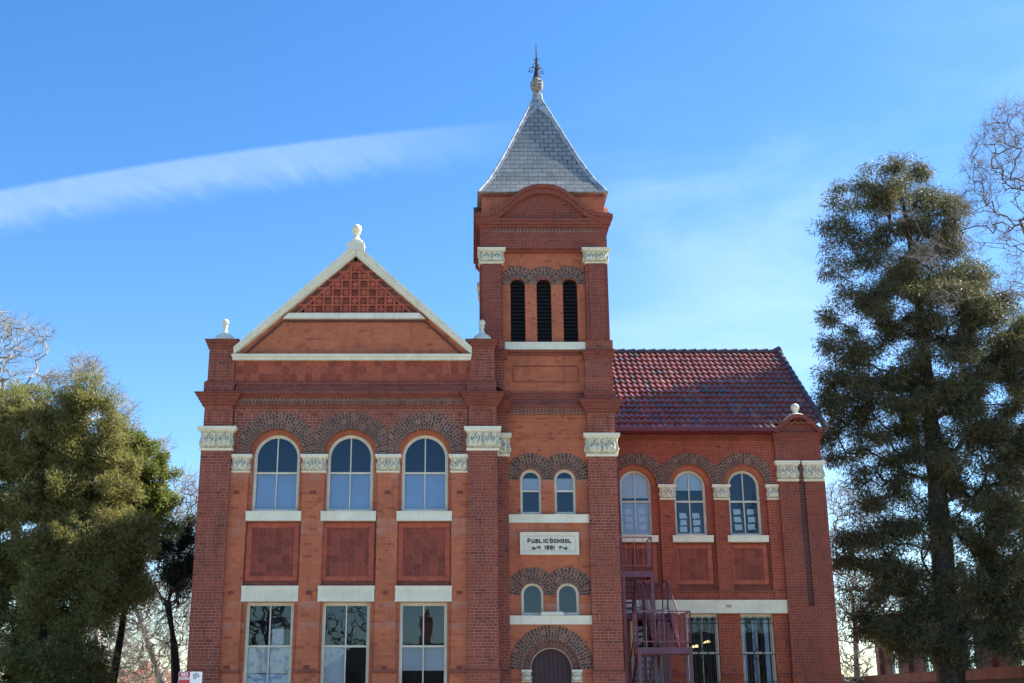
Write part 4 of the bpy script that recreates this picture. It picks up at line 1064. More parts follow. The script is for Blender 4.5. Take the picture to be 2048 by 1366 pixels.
# ------------------------------------------------------------------ fire escape
fe = empty('fire_escape', (5.4, 2.6, 0), 'plum painted steel escape stair with mesh sided landings beside the tower', 'fire escape')
def landing(x0, x1, y0, y1, z, name='landing'):
    b = MB(); b.box(x0, x1, y0, y0 + .05, z - .17, z); b.box(x0, x1, y1 - .05, y1, z - .17, z); b.box(x0, x0 + .05, y0 + .05, y1 - .05, z - .17, z); b.box(x1 - .05, x1, y0 + .05, y1 - .05, z - .17, z)
    n = max(3, int((y1-y0)/.09))
    for i in range(n): yy = y0 + .05 + (y1-y0-.1)*(i+.2)/n; b.box(x0 + .05, x1 - .05, yy, yy + .055, z - .03, z - .006)
    return b.build(name, STEEL, fe)
def railing(P, n_b=6, h=1.0, posts=True):
    b = MB()
    for (a, c) in zip(P[:-1], P[1:]):
        a = Vector(a); c = Vector(c); up = Vector((0, 0, 1)); d = c - a; n = max(2, round(d.length / .24))
        b.tube([a + up*h, c + up*h], .02, 6); b.tube([a + up*.16, c + up*.16], .014, 6)
        for i in range(n + 1):
            p = a + d*i/n; end = i in (0, n)
            b.tube([p + up*(0 if end else .16), p + up*h], .02 if end else .0065, 5 if end else 4)
    return b.build('railing', STEEL, fe)
ZA, ZM, ZL = 5.28, 4.20, 3.06
y1_, y2_, y3_, y4_ = .85, 1.75, 3.65, 4.68
UL = (4.36, 5.40); LLx = (4.72, 6.27)
UY = 1.8
landing(UL[0], UL[1], UY, UY + 1.0, ZA); landing(4.5, 6.1, y3_, y4_, ZM); landing(LLx[0], LLx[1], y1_, y2_, ZL)
railing([(UL[0], UY + .03, ZA), (UL[1] - .02, UY + .03, ZA), (UL[1] - .02, UY + 1.0, ZA)])
railing([(LLx[0] + .02, y2_, ZL), (LLx[0] + .02, y1_ + .02, ZL), (LLx[1] - .02, y1_ + .02, ZL), (LLx[1] - .02, y2_, ZL)])
railing([(5.1, y3_ + .02, ZM), (5.35, y3_ + .02, ZM)]); railing([(6.08, y3_, ZM), (6.08, y4_ - .02, ZM), (4.9, y4_ - .02, ZM)])
def flight(x0, x1, ya, za, yb, zb, n, rail=(1, 1)):
    b = MB()
    for x in (x0, x1): 
        for dz in (0,): b.poly([(x-.02, ya, za-.2), (x-.02, yb, zb-.2), (x-.02, yb, zb), (x-.02, ya, za)]); b.poly([(x+.02, ya, za-.2), (x+.02, yb, zb-.2), (x+.02, yb, zb), (x+.02, ya, za)]); b.poly([(x-.02, ya, za), (x-.02, yb, zb), (x+.02, yb, zb), (x+.02, ya, za)]); b.poly([(x-.02, ya, za-.2), (x-.02, yb, zb-.2), (x+.02, yb, zb-.2), (x+.02, ya, za-.2)])
    for i in range(1, n):
        f = i/n; y = ya + (yb-ya)*f; z = za + (zb-za)*f; s = 1 if yb > ya else -1
        b.box(x0 + .02, x1 - .02, min(y, y+s*-.2), max(y, y+s*-.2), z - .03, z); 
        b.box(x0 + .02, x1 - .02, y - .008, y + .008, z - .05, z + .002)
    b.build('stair_flight', STEEL, fe)
    for x, r_ in ((x0, rail[0]), (x1, rail[1])):
        if r_: railing([(x, ya, za), (x, yb, zb)], h=.95)
flight(4.45, 5.0, UY + 1.0, ZA, y3_, ZM, 7, (0, 1)); flight(5.38, 6.08, y3_, ZM, y2_, ZL, 7); flight(4.85, 5.5, y2_, ZL, y3_ + 1.0, 1.0, 12, (1, 1))
b = MB()
for (x, y, z) in ((UL[1] - .04, UY + .05, ZA), (4.52, UY + .05, ZA), (LLx[0] + .05, y1_ + .05, ZL), (LLx[1] - .05, y1_ + .05, ZL), (LLx[1] - .05, y2_ - .05, ZL), (6.05, y3_ + .05, ZM), (4.55, y4_ - .1, ZM), (6.05, y4_ - .1, ZM), (5.33, y3_ + .05, ZM + .9)):
    b.box(x - .045, x + .045, y - .045, y + .045, 0, z - .02)
b.build('posts', STEEL, fe)

# ------------------------------------------------------------------ parking signs
SGY = -10.5
def sx_(px, py=1350): return mx(px, py, SGY)
def sz_(py): return mz(py, SGY)
RED = plain_mat('sign_red', (.50,.035,.06), .4, 3, .08); WHT = plain_mat('sign_white', (.80,.82,.82), .4, 3, .04); GRN = plain_mat('sign_green', (.10,.18,.14), .5, 3, .1); GAL = plain_mat('galvanised_pole', (.55,.56,.56), .4, 6, .2)
def plate(x0, x1, z0, z1, y, rad=.02):
    P = []
    for cx, cz, a in ((x1-rad, z1-rad, 0), (x0+rad, z1-rad, 90), (x0+rad, z0+rad, 180), (x1-rad, z0+rad, 270)):
        for i in range(5): t_ = R(a + i*22.5); P.append((cx + rad*math.cos(t_), cz + rad*math.sin(t_)))
    return P
ps = empty('parking_sign', (sx_(366), SGY + .03, 0), 'red NO STOPPING plate and white 1P plate on a pole by the school corner', 'street sign')
x0, x1, xm = sx_(357.5), sx_(404.5), sx_(381)
b = MB(); b.tube([(sx_(364), SGY + .035, 0.1), (sx_(364), SGY + .035, sz_(1339.5))], .03, 12); b.build('pole', GAL, ps)
zb, ztop = sz_(1343.3) - .45, sz_(1343.3)
b = MB(); b.prism(plate(x0, xm, zb, ztop, 0), SGY, SGY + .004); pr = b.build('no_stopping_plate', WHT, ps)
b = MB(); b.prism(plate(x0 + .007, xm - .007, zb + .007, ztop - .007, 0), SGY - .003, SGY - .0005); b.build('red_face', RED, pr)
b = MB(); b.prism(plate(xm + .004, x1, zb, ztop, 0), SGY - .012, SGY - .006); pw = b.build('one_hour_plate', WHT, ps)
b = MB(); b.box(xm - .08, x1 - .05, SGY + .0045, SGY + .012, ztop - .16, ztop - .13); b.build('bracket', GAL, ps)
put_text('NO', .095, ((x0+xm)/2, SGY - .005, sz_(1349.4)), WHT, pr, 'no_lettering', .85, .003, depth=.001)
put_text('STOPPING', .066, ((x0+xm)/2, SGY - .005, sz_(1357.4)), WHT, pr, 'stopping_lettering', .66, .002, depth=.001)
def sgpt(x, y): return (sx_(340 + x/20.48, 1326 + y/20.48), sz_(1326 + y/20.48))
lt = MB(); yT = SGY - .0135
def stroke2(P, wd):
    for i in range(len(P) - 1):
        a, c = P[i], P[i+1]; L_ = math.hypot(c[0]-a[0], c[1]-a[1]) or 1e-6; ux, uz = (c[0]-a[0])/L_*wd/2, (c[1]-a[1])/L_*wd/2
        lt.prism([(a[0]-ux*.7-uz, a[1]-uz*.7+ux), (c[0]+ux*.7-uz, c[1]+uz*.7+ux), (c[0]+ux*.7+uz, c[1]+uz*.7-ux), (a[0]-ux*.7+uz, a[1]-uz*.7-ux)], yT - .0003*(i % 2), SGY - .011)
stroke2([sgpt(*p) for p in ((950, 490), (990, 465), (982, 650))], .017)
stroke2([sgpt(*p) for p in ((1085, 415), (1060, 470), (1045, 655))], .017)
stroke2([sgpt(*p) for p in ((1062, 470), (1150, 475), (1195, 510), (1185, 550), (1140, 570), (1055, 570))], .015)
stroke2([sgpt(*p) for p in ((870, 840), (880, 812), (910, 812))], .01)
lt.build('one_hour_lettering', GRN, pw)

# ------------------------------------------------------------------ trees
def leaf_mat(name, stops, trans=.35, tcol=(.25,.35,.05)):
    m = bpy.data.materials.new(name); m.use_nodes = True; t = m.node_tree; t.nodes.clear()
    o = t.nodes.new('ShaderNodeOutputMaterial'); g = t.nodes.new('ShaderNodeNewGeometry')
    n = noise(t, g.outputs['Position'], .8, 4)
    v = M(t, 'ADD', M(t, 'MULTIPLY', g.outputs['Random Per Island'], .5), M(t, 'MULTIPLY', n, .62))
    c = ramp(t, v, stops)
    d = t.nodes.new('ShaderNodeBsdfPrincipled'); d.inputs['Roughness'].default_value = .55; d.inputs['Specular IOR Level'].default_value = .35; t.links.new(c, d.inputs['Base Color'])
    tr = t.nodes.new('ShaderNodeBsdfTranslucent'); t.links.new(mixc(t, .5, c, tcol), tr.inputs[0])
    mx_ = t.nodes.new('ShaderNodeMixShader'); mx_.inputs[0].default_value = trans; t.links.new(d.outputs[0], mx_.inputs[1]); t.links.new(tr.outputs[0], mx_.inputs[2])
    t.links.new(mx_.outputs[0], o.inputs[0]); return m
BARKD = plain_mat('dark_bark', (.045,.035,.028), .9, 8, .4, (.08,.065,.05), bmp=.02)
BARKW = plain_mat('pale_bark', (.36,.33,.28), .85, 3, .55, (.46,.43,.37), bmp=.01)
TWIGD = plain_mat('brown_twig_bark', (.12,.10,.085), .85, 3, .4, (.19,.165,.14))
TWIG = plain_mat('grey_twig_bark', (.24,.20,.17), .85, 3, .4, (.34,.30,.26))

def np_mesh(name, verts, faces, nper, mat, parent):
    off = Vector((0, 0, 0)); p = parent
    while p is not None: off += p.location; p = p.parent
    verts = np.asarray(verts, dtype=np.float32) - np.array(off, dtype=np.float32)
    faces = np.asarray(faces, dtype=np.int32)
    me = bpy.data.meshes.new(name); me.vertices.add(len(verts)); me.vertices.foreach_set('co', verts.ravel())
    nf = len(faces); me.loops.add(nf*nper); me.loops.foreach_set('vertex_index', faces.ravel())
    me.polygons.add(nf); me.polygons.foreach_set('loop_start', np.arange(nf, dtype=np.int32)*nper); me.polygons.foreach_set('loop_total', np.full(nf, nper, dtype=np.int32))
    me.materials.append(mat); me.update(calc_edges=True); me.validate()
    o = bpy.data.objects.new(name, me); col.objects.link(o); o.parent = parent; return o

def skeleton(rng, trunk, targets, step=.5, droop=0., wob=.12, zpen=.5):
    """trunk: list of points. Every target is joined to the nearest limb by a bent twig. Returns nodes, parents"""
    pos = []; par = []
    for i, p in enumerate(trunk):
        p = np.array(p, float)
        if i == 0: pos.append(p); par.append(-1); continue
        q = pos[-1].copy(); n = max(1, int(np.linalg.norm(p - q) / step))
        for k in range(1, n + 1): par.append(len(pos) - 1); pos.append(q + (p - q)*k/n)
    nt_ = len(pos)
    base = np.array(pos)
    T = np.asarray(targets, float)
    dmin = np.min(np.linalg.norm(T[:, None, :] - base[None, ::2, :], axis=2), axis=1)
    cap = 400000; A = np.zeros((cap, 3)); cnt = len(pos); A[:cnt] = base
    par = list(par)
    for ti in np.argsort(dmin):
        t_ = T[ti]; d = np.linalg.norm(A[:cnt] - t_, axis=1)
        cost = d + zpen*np.maximum(0, A[:cnt, 2] - t_[2] + .35*d)
        cost[:nt_] += .15*d[:nt_]
        j = int(np.argmin(cost)); s = A[j].copy(); L_ = np.linalg.norm(t_ - s); n = max(1, int(L_/step))
        mid = (s + t_)/2 + rng.normal(0, wob*L_*.5, 3) + np.array([0, 0, -droop*L_ - .06*L_*0])
        pr_ = j
        for k in range(1, n + 1):
            f = k/n; p = (1-f)**2*s + 2*f*(1-f)*mid + f*f*t_
            if k < n: p = p + rng.normal(0, wob*.25*step, 3)
            A[cnt] = p; par.append(pr_); pr_ = cnt; cnt += 1
    return A[:cnt].copy(), np.array(par), nt_
def limbs_mesh(P, par, r_tip, expo, r_max, nside=5, ntrunk=0, rtop=.3):
    n = len(P); load = np.ones(n); has = np.zeros(n, bool)
    for i in range(n-1, 0, -1):
        if par[i] >= 0: load[par[i]] += load[i]*1.0; has[par[i]] = True
    # load counts nodes; convert
    r = np.minimum(r_tip * load**expo, r_max)
    if ntrunk: r[:ntrunk] = np.maximum(r[:ntrunk]*.5, r_max*np.linspace(1, rtop, ntrunk))
    idx = np.arange(1, n); a = P[par[idx]]; b_ = P[idx]; rb = r[idx]; ra = np.minimum(r[par[idx]], rb*1.5 + .004)
    d = b_ - a; L_ = np.linalg.norm(d, axis=1, keepdims=True) + 1e-9; d /= L_
    ref = np.where(np.abs(d[:, 2:3]) < .9, np.array([[0, 0, 1.]]), np.array([[1., 0, 0]]))
    u = np.cross(d, ref); u /= np.linalg.norm(u, axis=1, keepdims=True); v = np.cross(d, u)
    m = len(idx); V = np.zeros((m, 2, nside, 3))
    for k in range(nside):
        c, s = math.cos(2*PI*k/nside), math.sin(2*PI*k/nside); o = u*c + v*s
        V[:, 0, k] = a + o*ra[:, None]; V[:, 1, k] = b_ + o*rb[:, None]
    base = (np.arange(m)*2*nside)[:, None]; F = []
    for k in range(nside):
        k2 = (k+1) % nside; F.append(np.concatenate([base+k, base+k2, base+nside+k2, base+nside+k], axis=1))
    return V.reshape(-1, 3), np.concatenate(F)
def leaves_mesh(rng, centres, radius, per, length, width, up=0., hang=0., spread=1., outward=None):
    """sprigs: each centre gets `per` narrow leaves, set in small fans"""
    C_ = np.repeat(centres, per, axis=0); n = len(C_)
    Rr = np.repeat(np.broadcast_to(radius, (len(centres),)), per)
    off = rng.normal(0, 1, (n, 3)); off /= np.linalg.norm(off, axis=1, keepdims=True); off *= (rng.random((n, 1))**.45)
    p = C_ + off*Rr[:, None]*np.array([1, 1, .8])
    fan = max(1, per // 5); 
    d = off*.9 + rng.normal(0, .6*spread, (n, 3)) + np.array([0, 0, up - hang]); d /= np.linalg.norm(d, axis=1, keepdims=True)
    s = np.cross(d, rng.normal(0, 1, (n, 3))); s /= np.linalg.norm(s, axis=1, keepdims=True)
    l = length*rng.uniform(.6, 1.3, (n, 1)); w_ = width*rng.uniform(.7, 1.3, (n, 1))
    V = np.stack([p, p + d*l*.45 + s*w_*.5, p + d*l, p + d*l*.45 - s*w_*.5], axis=1)
    return V.reshape(-1, 3), np.arange(n*4).reshape(n, 4)

def lobes_pts(rng, lobes, y, n, dy=1.0, surf=.55):
    """points inside crown lobes measured on the photograph's tree: (px, py, rx, rz) at depth y"""
    out = []; ar = np.array([l[2]*l[3] for l in lobes], float); ar /= ar.sum()
    for l, c in zip(lobes, rng.multinomial(n, ar)):
        cx, cz = mx(l[0], l[1], y), mz(l[1], y)
        m_ = (y - CAM_Y)*1.03/FPX; rx, rz = l[2]*m_, l[3]*m_; ry = max(rx, rz*.8)*dy; yo = l[4] if len(l) > 4 else 0
        q = rng.normal(0, 1, (c, 3)); q /= np.linalg.norm(q, axis=1, keepdims=True); q *= (rng.random((c, 1))**(1/3*(1-surf) + .0) if True else 1)
        out.append(np.array([cx, y + yo, cz]) + q*np.array([rx, ry, rz]))
    return np.concatenate(out)

def clumped(rng, lobes, y, nsub, nper, rs, flat, dy):
    """foliage gathered in separate tufts, each on the end of a limb"""
    S = lobes_pts(rng, lobes, y, nsub, dy, .75)
    rr = rs*rng.uniform(.55, 1.3, nsub); n = rng.poisson(nper*(rr/rs)**2) + 4
    q = rng.normal(0, 1, (n.sum(), 3)); q /= np.linalg.norm(q, axis=1, keepdims=True); q *= rng.random((len(q), 1))**.5
    C_ = np.repeat(S, n, axis=0); R_ = np.repeat(rr, n)
    return C_ + q*R_[:, None]*np.array([1, 1, flat])
def evergreen(name, label, cat, group, seed, y, trunk_px, lobes, nclump, rclump, per, length, width, lm, bark, rmax, hang=0., up=0., dy=1., tip=.006, noisecut=.0, expo=.42, tuft=None):
    rng = np.random.default_rng(seed)
    trunk = [(mx(px, py, y), y + (yo if len((px, py, yo)) else 0), mz(py, y)) for px, py, yo in trunk_px]
    x0, y0, _ = trunk[0]; trunk[0] = (trunk[0][0], trunk[0][1], 0)
    root = empty(name, (x0, y0, 0), label, cat, group)
    T = np.concatenate([clumped(rng, lobes, y, *tuft, dy), lobes_pts(rng, lobes, y, nclump, dy*.9)])
    P, par, ntr = skeleton(rng, trunk, T, .45, 0, .12)
    V, F = limbs_mesh(P, par, tip, expo, rmax, 6, ntr, .10)
    np_mesh('trunk', V, F, 4, bark, root)
    V, F = leaves_mesh(rng, T, rclump*rng.uniform(.6, 1.25, len(T)), per, length, width, up, hang)
    np_mesh('crown', V, F, 4, lm, root)
    return root
def bare_tree(label, group, seed, y, trunk_px, lobes, ntwig, bark, rmax, tip=.006, step=.35, expo=.42, ysp=1., fine=3):
    rng = np.random.default_rng(seed)
    trunk = [(mx(px, py, y), y + yo, mz(py, y)) for px, py, yo in trunk_px]
    trunk[0] = (trunk[0][0], trunk[0][1], 0)
    root = empty('bare_tree', (trunk[0][0], trunk[0][1], 0), label, 'tree', group)
    T = lobes_pts(rng, lobes, y, ntwig, ysp, .5)
    P, par, ntr = skeleton(rng, trunk, T, step, 0, .10, .5)
    V, F = limbs_mesh(P, par, tip, expo, rmax, 4, ntr, .35)
    np_mesh('trunk', V, F, 4, bark, root)
    # side twigs: short crooked spurs off the outer limbs
    n = len(P); load = np.ones(n)
    for i in range(n-1, 0, -1): load[par[i]] += load[i]
    outer = np.where(load < 14)[0]; outer = outer[outer > 0]
    pick = rng.choice(outer, size=min(len(outer)*fine, 22000), replace=True)
    a = P[pick]; d0 = a - P[par[pick]]; d0 /= np.linalg.norm(d0, axis=1, keepdims=True) + 1e-9
    d1 = d0 + rng.normal(0, .75, a.shape); d1 /= np.linalg.norm(d1, axis=1, keepdims=True)
    m_ = a + d1*rng.uniform(.12, .4, (len(a), 1)); d2 = d1 + rng.normal(0, .5, a.shape) + np.array([0, 0, .25]); d2 /= np.linalg.norm(d2, axis=1, keepdims=True)
    e = m_ + d2*rng.uniform(.1, .4, (len(a), 1))
    s = np.cross(d1, rng.normal(0, 1, a.shape)); s /= np.linalg.norm(s, axis=1, keepdims=True); s2 = np.cross(d1, s)
    w_ = tip*.9
    V = np.stack([a + s*w_, a - s*w_*.5 + s2*w_*.87, a - s*w_*.5 - s2*w_*.87, m_ + s*w_*.8, m_ - s*w_*.4 + s2*w_*.7, m_ - s*w_*.4 - s2*w_*.7, e + s*w_*.3, e - s*w_*.15 + s2*w_*.26, e - s*w_*.15 - s2*w_*.26], axis=1)
    b0 = (np.arange(len(a))*9)[:, None]; F = []
    for lv in (0, 3):
        for k in range(3): k2 = (k+1) % 3; F.append(np.concatenate([b0+lv+k, b0+lv+k2, b0+lv+3+k2, b0+lv+3+k], axis=1))
    np_mesh('twigs', V.reshape(-1, 3), np.concatenate(F), 4, TWIG if bark is not BARKW else BARKW, root)
    return root

OAKL = leaf_mat('silky_leaves', [(.1, (.032,.045,.028)), (.4, (.068,.082,.046)), (.62, (.13,.13,.062)), (.8, (.18,.135,.06)), (.95, (.25,.20,.11))], .32, (.2,.2,.06))
MELL = leaf_mat('olive_needles', [(.1, (.075,.085,.028)), (.4, (.17,.17,.055)), (.65, (.27,.255,.085)), (.85, (.27,.22,.11)), (.97, (.32,.28,.15))], .38, (.38,.37,.08))
GRNL = leaf_mat('bright_leaves', [(.1, (.06,.085,.018)), (.45, (.13,.165,.035)), (.8, (.22,.24,.06)), (.97, (.28,.27,.09))], .36, (.34,.37,.07))
DRKL = leaf_mat('dark_leaves', [(.1, (.014,.022,.012)), (.5, (.025,.04,.02)), (.95, (.05,.06,.03))], .2, (.1,.12,.03))

# tall tree right of the school
OY = 8.0
oak_l = [(1760,355,50,38),(1840,345,40,36,1),(1720,400,60,40),(1800,420,80,50),(1690,450,42,38),(1870,430,60,50),(1700,520,52,50),(1790,520,80,60),(1880,520,70,60,1),(1950,560,60,60,1),
 (1715,620,66,52),(1800,620,80,60),(1900,630,80,60),(1690,700,50,44),(1780,720,80,60),(1880,730,80,60),(1980,680,80,80),(1670,745,34,22),(1690,800,60,40),(1665,835,38,26),(1780,810,80,50),(1880,830,80,60),(1990,800,80,80),
 (1700,870,55,30),(1685,925,30,26),(1770,900,70,40),(1850,930,70,40),(1960,920,90,70),(1760,960,50,26),(1740,1030,48,40),(1800,1020,60,40),(1840,1060,50,40),(1960,1030,90,60),(1735,1110,58,46),(1800,1120,60,44),(1700,1185,42,24),(1790,1190,60,40),
 (1960,1130,90,60),(1770,1250,52,40),(1850,1250,60,50),(1950,1230,90,60),(1740,1240,26,36),(1830,1290,60,28),(1930,1300,70,30),(2030,1150,50,160),(2060,950,50,120),(2050,1290,60,40),(2080,720,60,100),(2010,640,50,50),(2040,720,50,60),(2000,880,60,60),(2040,860,50,60),(2010,1060,60,60),(2030,1180,50,60),(1980,1230,60,50)]
evergreen('silky_oak_tree', 'tall dark evergreen with feathery grey-green leaves and thick trunk right of the tiled roof', 'tree', None, 11, OY,
  [(1912,1500,0),(1902,1366,0),(1888,1150,0),(1872,950,0),(1856,780,0),(1838,600,0),(1815,450,0),(1800,370,0)], oak_l, 1500, .36, 66, .19, .028, OAKL, BARKD, .52, dy=1.0, expo=.40, tip=.007, tuft=(560, 5, .60, .45), hang=.4)

# evergreens on the left
MY = 6.0
mel_l = [(10,850,95,85),(95,900,90,70),(165,850,62,78),(205,900,50,60),(0,960,110,80,1),(120,980,90,60),(215,960,50,60),(60,1060,110,80),(170,1070,80,66),(235,1060,60,60),(20,1180,110,90),(130,1180,90,80),(210,1160,70,70),(250,1120,50,44),(-60,1000,80,200),
 (60,1290,120,70),(170,1270,50,50),(10,1340,90,60),(140,1340,70,40),(-90,1250,80,120),(-80,860,60,80)]
evergreen('melaleuca_tree', 'wide bushy olive-green evergreen at the left edge of the picture', 'tree', 'evergreen trees left of the school', 21, MY,
  [(75,1480,0),(80,1366,0),(85,1250,0),(95,1130,.3),(110,1000,0),(130,900,0)], mel_l, 700, .30, 125, .15, .030, MELL, BARKD, .26, up=.2, dy=.8, tip=.005, tuft=(360, 6, .55, .85))
evergreen('bright_leafed_tree', 'bright yellow-green leafy tree between the bushy evergreen and the school corner', 'tree', 'evergreen trees left of the school', 22, MY + 2.0,
  [(215,1480,0),(225,1366,0),(245,1250,0),(255,1150,0),(265,1050,0),(270,960,0)], [(225,890,40,34),(262,905,40,30),(290,935,34,34),(312,955,22,22),(250,980,50,50),(300,1005,36,26),(326,990,14,20),(285,900,26,16),(265,1060,46,30),(310,1055,30,18),(322,925,14,14),(240,1110,40,30),(200,950,40,50)], 120, .22, 80, .12, .042, GRNL, BARKD, .2, dy=.9, tuft=(85, 7, .45, .7))
evergreen('gum_tree', 'small dark drooping tree against the left corner of the school', 'tree', 'evergreen trees left of the school', 23, MY + 6,
  [(352,1480,0),(350,1366,0),(346,1280,0),(338,1200,0),(352,1140,0),(365,1080,0)], [(345,1085,30,18),(372,1120,18,40),(335,1110,24,16),(366,1175,18,24),(376,1060,14,20),(350,1140,20,16)], 60, .3, 80, .14, .028, DRKL, BARKD, .2, hang=.8, dy=.8, tuft=(22, 4, .35, .8))
b0 = MB()

# bare trees
GB = 'bare winter trees'
bare_tree('leafless pale tree whose twigs rise above the olive evergreen at far left', GB, 31, 16, [(60,1500,0),(40,1200,0),(20,960,0),(0,830,0),(8,760,0)],
  [(25,680,70,50),(75,680,30,44),(-40,680,80,80),(15,750,90,40),(120,770,50,20),(-60,760,80,60)], 560, BARKW, .26, .008, .4, .39, fine=5)
bare_tree('leafless tree with pale twigs just above the evergreen crown, nearer the school', GB, 32, 17, [(200,1500,0),(190,1200,0),(170,950,0),(160,820,0)],
  [(160,735,26,26),(185,745,26,22),(150,770,60,30),(220,820,50,36),(245,850,32,30),(300,900,36,24),(330,890,14,14)], 480, BARKW, .2, .008, .4, .38, fine=5)
bare_tree('leafless white-limbed plane tree seen low between bright tree and school', GB, 33, 22, [(345,1480,0),(325,1366,0),(300,1290,0),(280,1235,0),(262,1200,0)],
  [(300,1150,60,60),(250,1200,60,70),(330,1230,50,80),(290,1310,70,60),(370,1000,30,60),(345,1060,40,60),(230,1290,60,60),(380,1110,30,80),(370,1250,30,90)], 2100, BARKW, .3, .0075, .45, .38, fine=4)
bare_tree('leafless many-stemmed dark tree touching the left wall of the school', GB, 34, 12, [(356,1500,0),(356,1366,0),(350,1290,0),(330,1200,0)],
  [(365,1010,26,50),(350,1080,40,60),(370,1180,20,60),(340,1180,40,60),(350,1250,40,50),(382,985,14,30)], 420, BARKD, .18, .006, .4, .40, fine=4)
bare_tree('leafless bushy tree low behind the olive evergreen', GB, 35, 24, [(230,1490,0),(232,1366,0),(235,1300,0)],
  [(210,1300,60,60),(260,1330,50,40),(190,1240,50,60),(300,1340,60,40),(160,1320,60,50)], 1000, TWIG, .2, .008, .45, .36, fine=3)
bare_tree('leafless tree with long bare limbs reaching in from the right edge across the tall evergreen', GB, 36, 3, [(2300,1700,0),(2260,1366,0),(2200,900,0),(2130,640,0),(2080,540,0),(2040,440,0)],
  [(1990,300,50,70),(2040,250,60,60),(1950,340,30,40),(2015,400,60,50),(1945,400,40,30),(1965,470,60,30),(2030,330,50,60),(2040,480,40,40),(1870,500,50,24),(1900,590,30,24),(2040,560,30,40),(1800,430,30,12)], 900, TWIGD, .18, .0045, .35, .37, fine=5)
bare_tree('leafless twiggy tree just right of the school wall, beneath the tall evergreen', GB, 37, 26, [(1720,1500,0),(1715,1366,0),(1712,1280,0),(1705,1190,0)],
  [(1700,1040,46,60),(1690,1120,44,60),(1700,1200,54,60),(1700,1290,56,70),(1680,1000,26,40),(1750,1140,40,60),(1690,1350,50,40)], 1600, TWIG, .22, .008, .5, .36, fine=3)
bare_tree('leafless tree farther back behind the tall evergreen and brick hall', GB, 38, 44, [(1820,1480,0),(1822,1366,0),(1825,1280,0)],
  [(1830,1170,40,40),(1790,1190,44,40),(1850,1200,40,40),(1760,1210,50,50)], 600, TWIG, .3, .01, .6, .37)
# across the street, mirrored in the windows
bare_tree('leafless street tree opposite, mirrored in the left ground floor window', GB, 51, -33.9 - 26, [(1, 1, 0)], [(1,1,1,1)], 4, TWIG, .2) if False else None
def far_tree(x, y, h, wd, seed, label):
    rng = np.random.default_rng(seed); root = empty('bare_tree', (x, y, 0), label, 'tree', 'bare street trees opposite')
    q = rng.normal(0, 1, (420, 3)); q /= np.linalg.norm(q, axis=1, keepdims=True); q *= rng.random((420, 1))**.35
    T = np.array([x, y, h*.62]) + q*np.array([wd, wd, h*.38])
    P, par, ntr = skeleton(rng, [(x, y, 0), (x + .2, y, h*.2), (x - .1, y, h*.4), (x, y, h*.6)], T, .5, 0, .14)
    V, F = limbs_mesh(P, par, .016, .44, .3, 4); np_mesh('trunk', V, F, 4, BARKD, root)
far_tree(-15.5, -60, 13, 5.5, 61, 'leafless street tree opposite, mirrored in the left ground floor window')
far_tree(-9, -66, 9.5, 4.5, 62, 'smaller leafless street tree opposite, mirrored in the middle ground floor window')
far_tree(29, -60, 22, 8, 63, 'tallest leafless street tree opposite, mirrored in the side wing windows')
hs = empty('opposite_house', (-3, -68, 0), 'low dark roofed cottage with a brick chimney across the street, mirrored in the windows', 'house')
b = MB(); b.box(-12, 8, -74, -64, 0, 3.4); b.build('wall', B_BACK, hs)
b = MB(); b.prism([(-12.6, 3.3), (8.6, 3.3), (5, 6.0), (-9, 6.0)], -74.5, -63.5); rf = b.build('roof', plain_mat('iron_roof', (.06,.055,.055), .6, 2, .3), hs)
b = MB(); b.box(-4.0, -3.1, -66, -65.2, 5.0, 8.0); b.box(-4.08, -3.02, -66.08, -65.12, 8.0, 8.2); b.lathe((-3.55, -65.6, 8.2), [(.16, 0), (.13, .6)], 12); b.build('chimney', B_BACK, rf)

h2 = empty('opposite_house', (26, -72, 0), 'two storey dark roofed house across the street, mirrored in the side wing windows', 'house')  # added house, blocks bright horizon glare mirrored in the side wing panes
b = MB(); b.box(13, 38, -78, -68, 0, 4.6); b.build('wall', B_BACK, h2)
b = MB(); b.prism([(12.3, 4.5), (38.7, 4.5), (33, 7.6), (18, 7.6)], -78.6, -67.4); b.build('roof', plain_mat('slate_grey_roof', (.05,.05,.055), .6, 2, .3), h2)

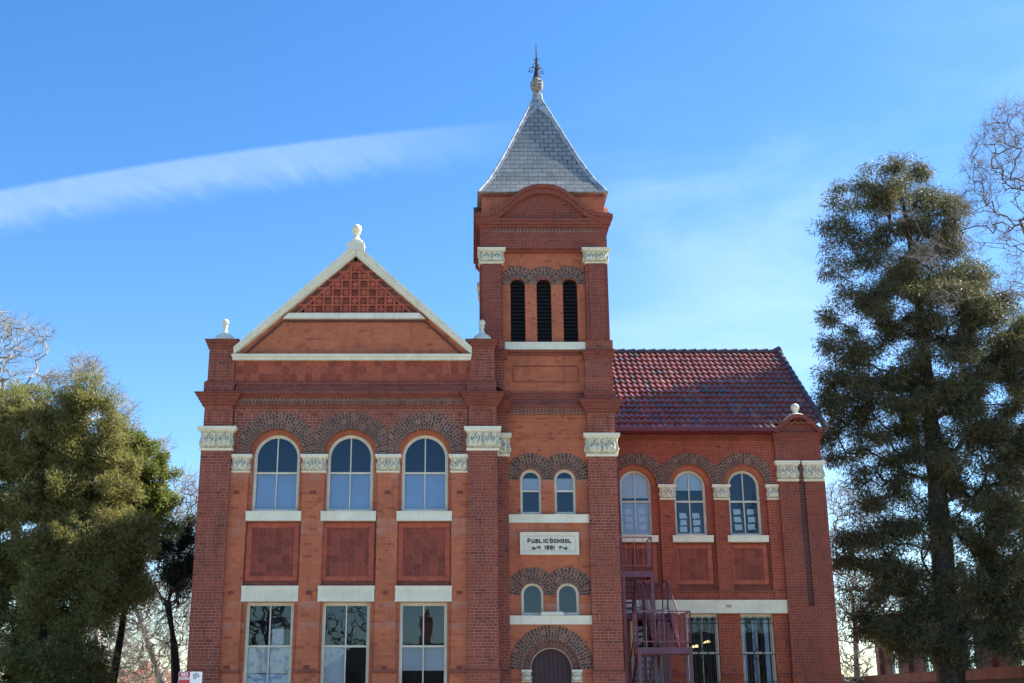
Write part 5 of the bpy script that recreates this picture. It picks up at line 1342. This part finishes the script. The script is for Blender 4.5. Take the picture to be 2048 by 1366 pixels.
# ------------------------------------------------------------------ things behind
hall = empty('brick_hall', (25, 30, 0), 'low red brick hall with red roof and tall windows, behind the tall evergreen', 'building')
HX = 24.0
b = MB()
ops_y = [14.5, 20.0, 25.5, 31.0, 36.2]
b.T = lambda x, y, z: (HX + y, x, z)
wall_open(b, 2.0, 38.6, 0, 6.3, 0, .2, [(c, .55, 3.05, 4.9, None) for c in ops_y])
for c in [2.2, 11.7, 17.2, 22.7, 28.2, 33.6, 38.3]: b.box(c - .3, c + .3, -.25, .02, 0, 5.9)
b.T = None; b.box(HX + .3, HX + 9, 38.3, 38.6, 0, 6.3)
b.build('wall', B_BACK, hall)
for c in ops_y:
    f = MB(); f.T = lambda x, y, z: (HX + y, x, z)
    f.box(c - .55, c - .47, .05, .14, 3.05, 4.9); f.box(c + .47, c + .55, .05, .14, 3.05, 4.9); f.box(c - .47, c + .47, .05, .14, 3.05, 3.13); f.box(c - .47, c + .47, .05, .14, 4.82, 4.9); f.box(c - .47, c + .47, .06, .13, 3.95, 4.0)
    f.box(c - .62, c + .62, -.1, .05, 2.95, 3.05)
    wo = f.build('window', CREAM, hall)
    g = MB(); g.T = f.T; g.poly([(c-.47,.1,3.1),(c+.47,.1,3.1),(c+.47,.1,4.85),(c-.47,.1,4.85)]); g.build('pane', GLASS, wo)
    g = MB(); g.T = f.T; g.box(c-.55,c+.55,.5,.52,3.0,5.0); g.build('room_interior', ROOMD, wo)
b = MB(); b.taper(HX - .5, HX + 9.5, 1.5, 39.1, 6.3, HX + 4, HX + 5, 6, 34.6, 7.4); rf = b.build('roof', plain_mat('red_iron_roof', (.20,.04,.035), .45, 2, .25), hall)
b = MB(); b.box(HX - .62, HX - .5, 1.4, 39.2, 6.2, 6.34); b.build('gutter', plain_mat('red_gutter', (.4,.06,.07), .4, 2, .1), rf)
fen = empty('timber_fence', (19, 20, 0), 'rust-brown picket fence with a broad top board behind the tall evergreen', 'fence')
b = MB(); y = 2.0
while y < 42: b.box(19.05, 19.08, y, y + .09, .1, 2.42); y += .14
b.build('pickets', plain_mat('grey_picket', (.14,.10,.07), .85, 4, .4), fen)
b = MB(); b.box(18.92, 19.05, 1.9, 42.2, 2.38, 2.78); b.box(18.98, 19.05, 1.9, 42.2, .5, .62); b.build('top_board', plain_mat('rust_board', (.26,.085,.04), .8, 1.5, .4), fen)
b = MB(); y = 2.0
while y < 42.2: b.box(19.08, 19.2, y, y + .12, 0, 2.7); y += 2.5
b.build('posts', plain_mat('fence_post', (.12,.08,.06), .9, 4, .4), fen)
cot = empty('cottage', (-17, 60, 0), 'small orange roofed cottage low in the gap left of the school', 'house')
cx0, cz0 = mx(270, 1355, 60), mz(1352, 60)
b = MB(); b.box(cx0 - 5, cx0 + 5, 58, 66, 0, 2.3); b.build('wall', plain_mat('cottage_render', (.5,.46,.4), .8, 2, .1), cot)
b = MB(); b.taper(cx0 - 5.5, cx0 + 5.5, 57.5, 66.5, 2.3, cx0 - 2, cx0 + 2, 61, 63, 3.9); rf = b.build('roof', plain_mat('orange_tiles', (.42,.13,.06), .7, 3, .3), cot)
b = MB(); b.box(cx0 - .2, cx0 + .5, 61.5, 62.3, 3.4, 4.6); b.build('chimney', B_BACK, rf)
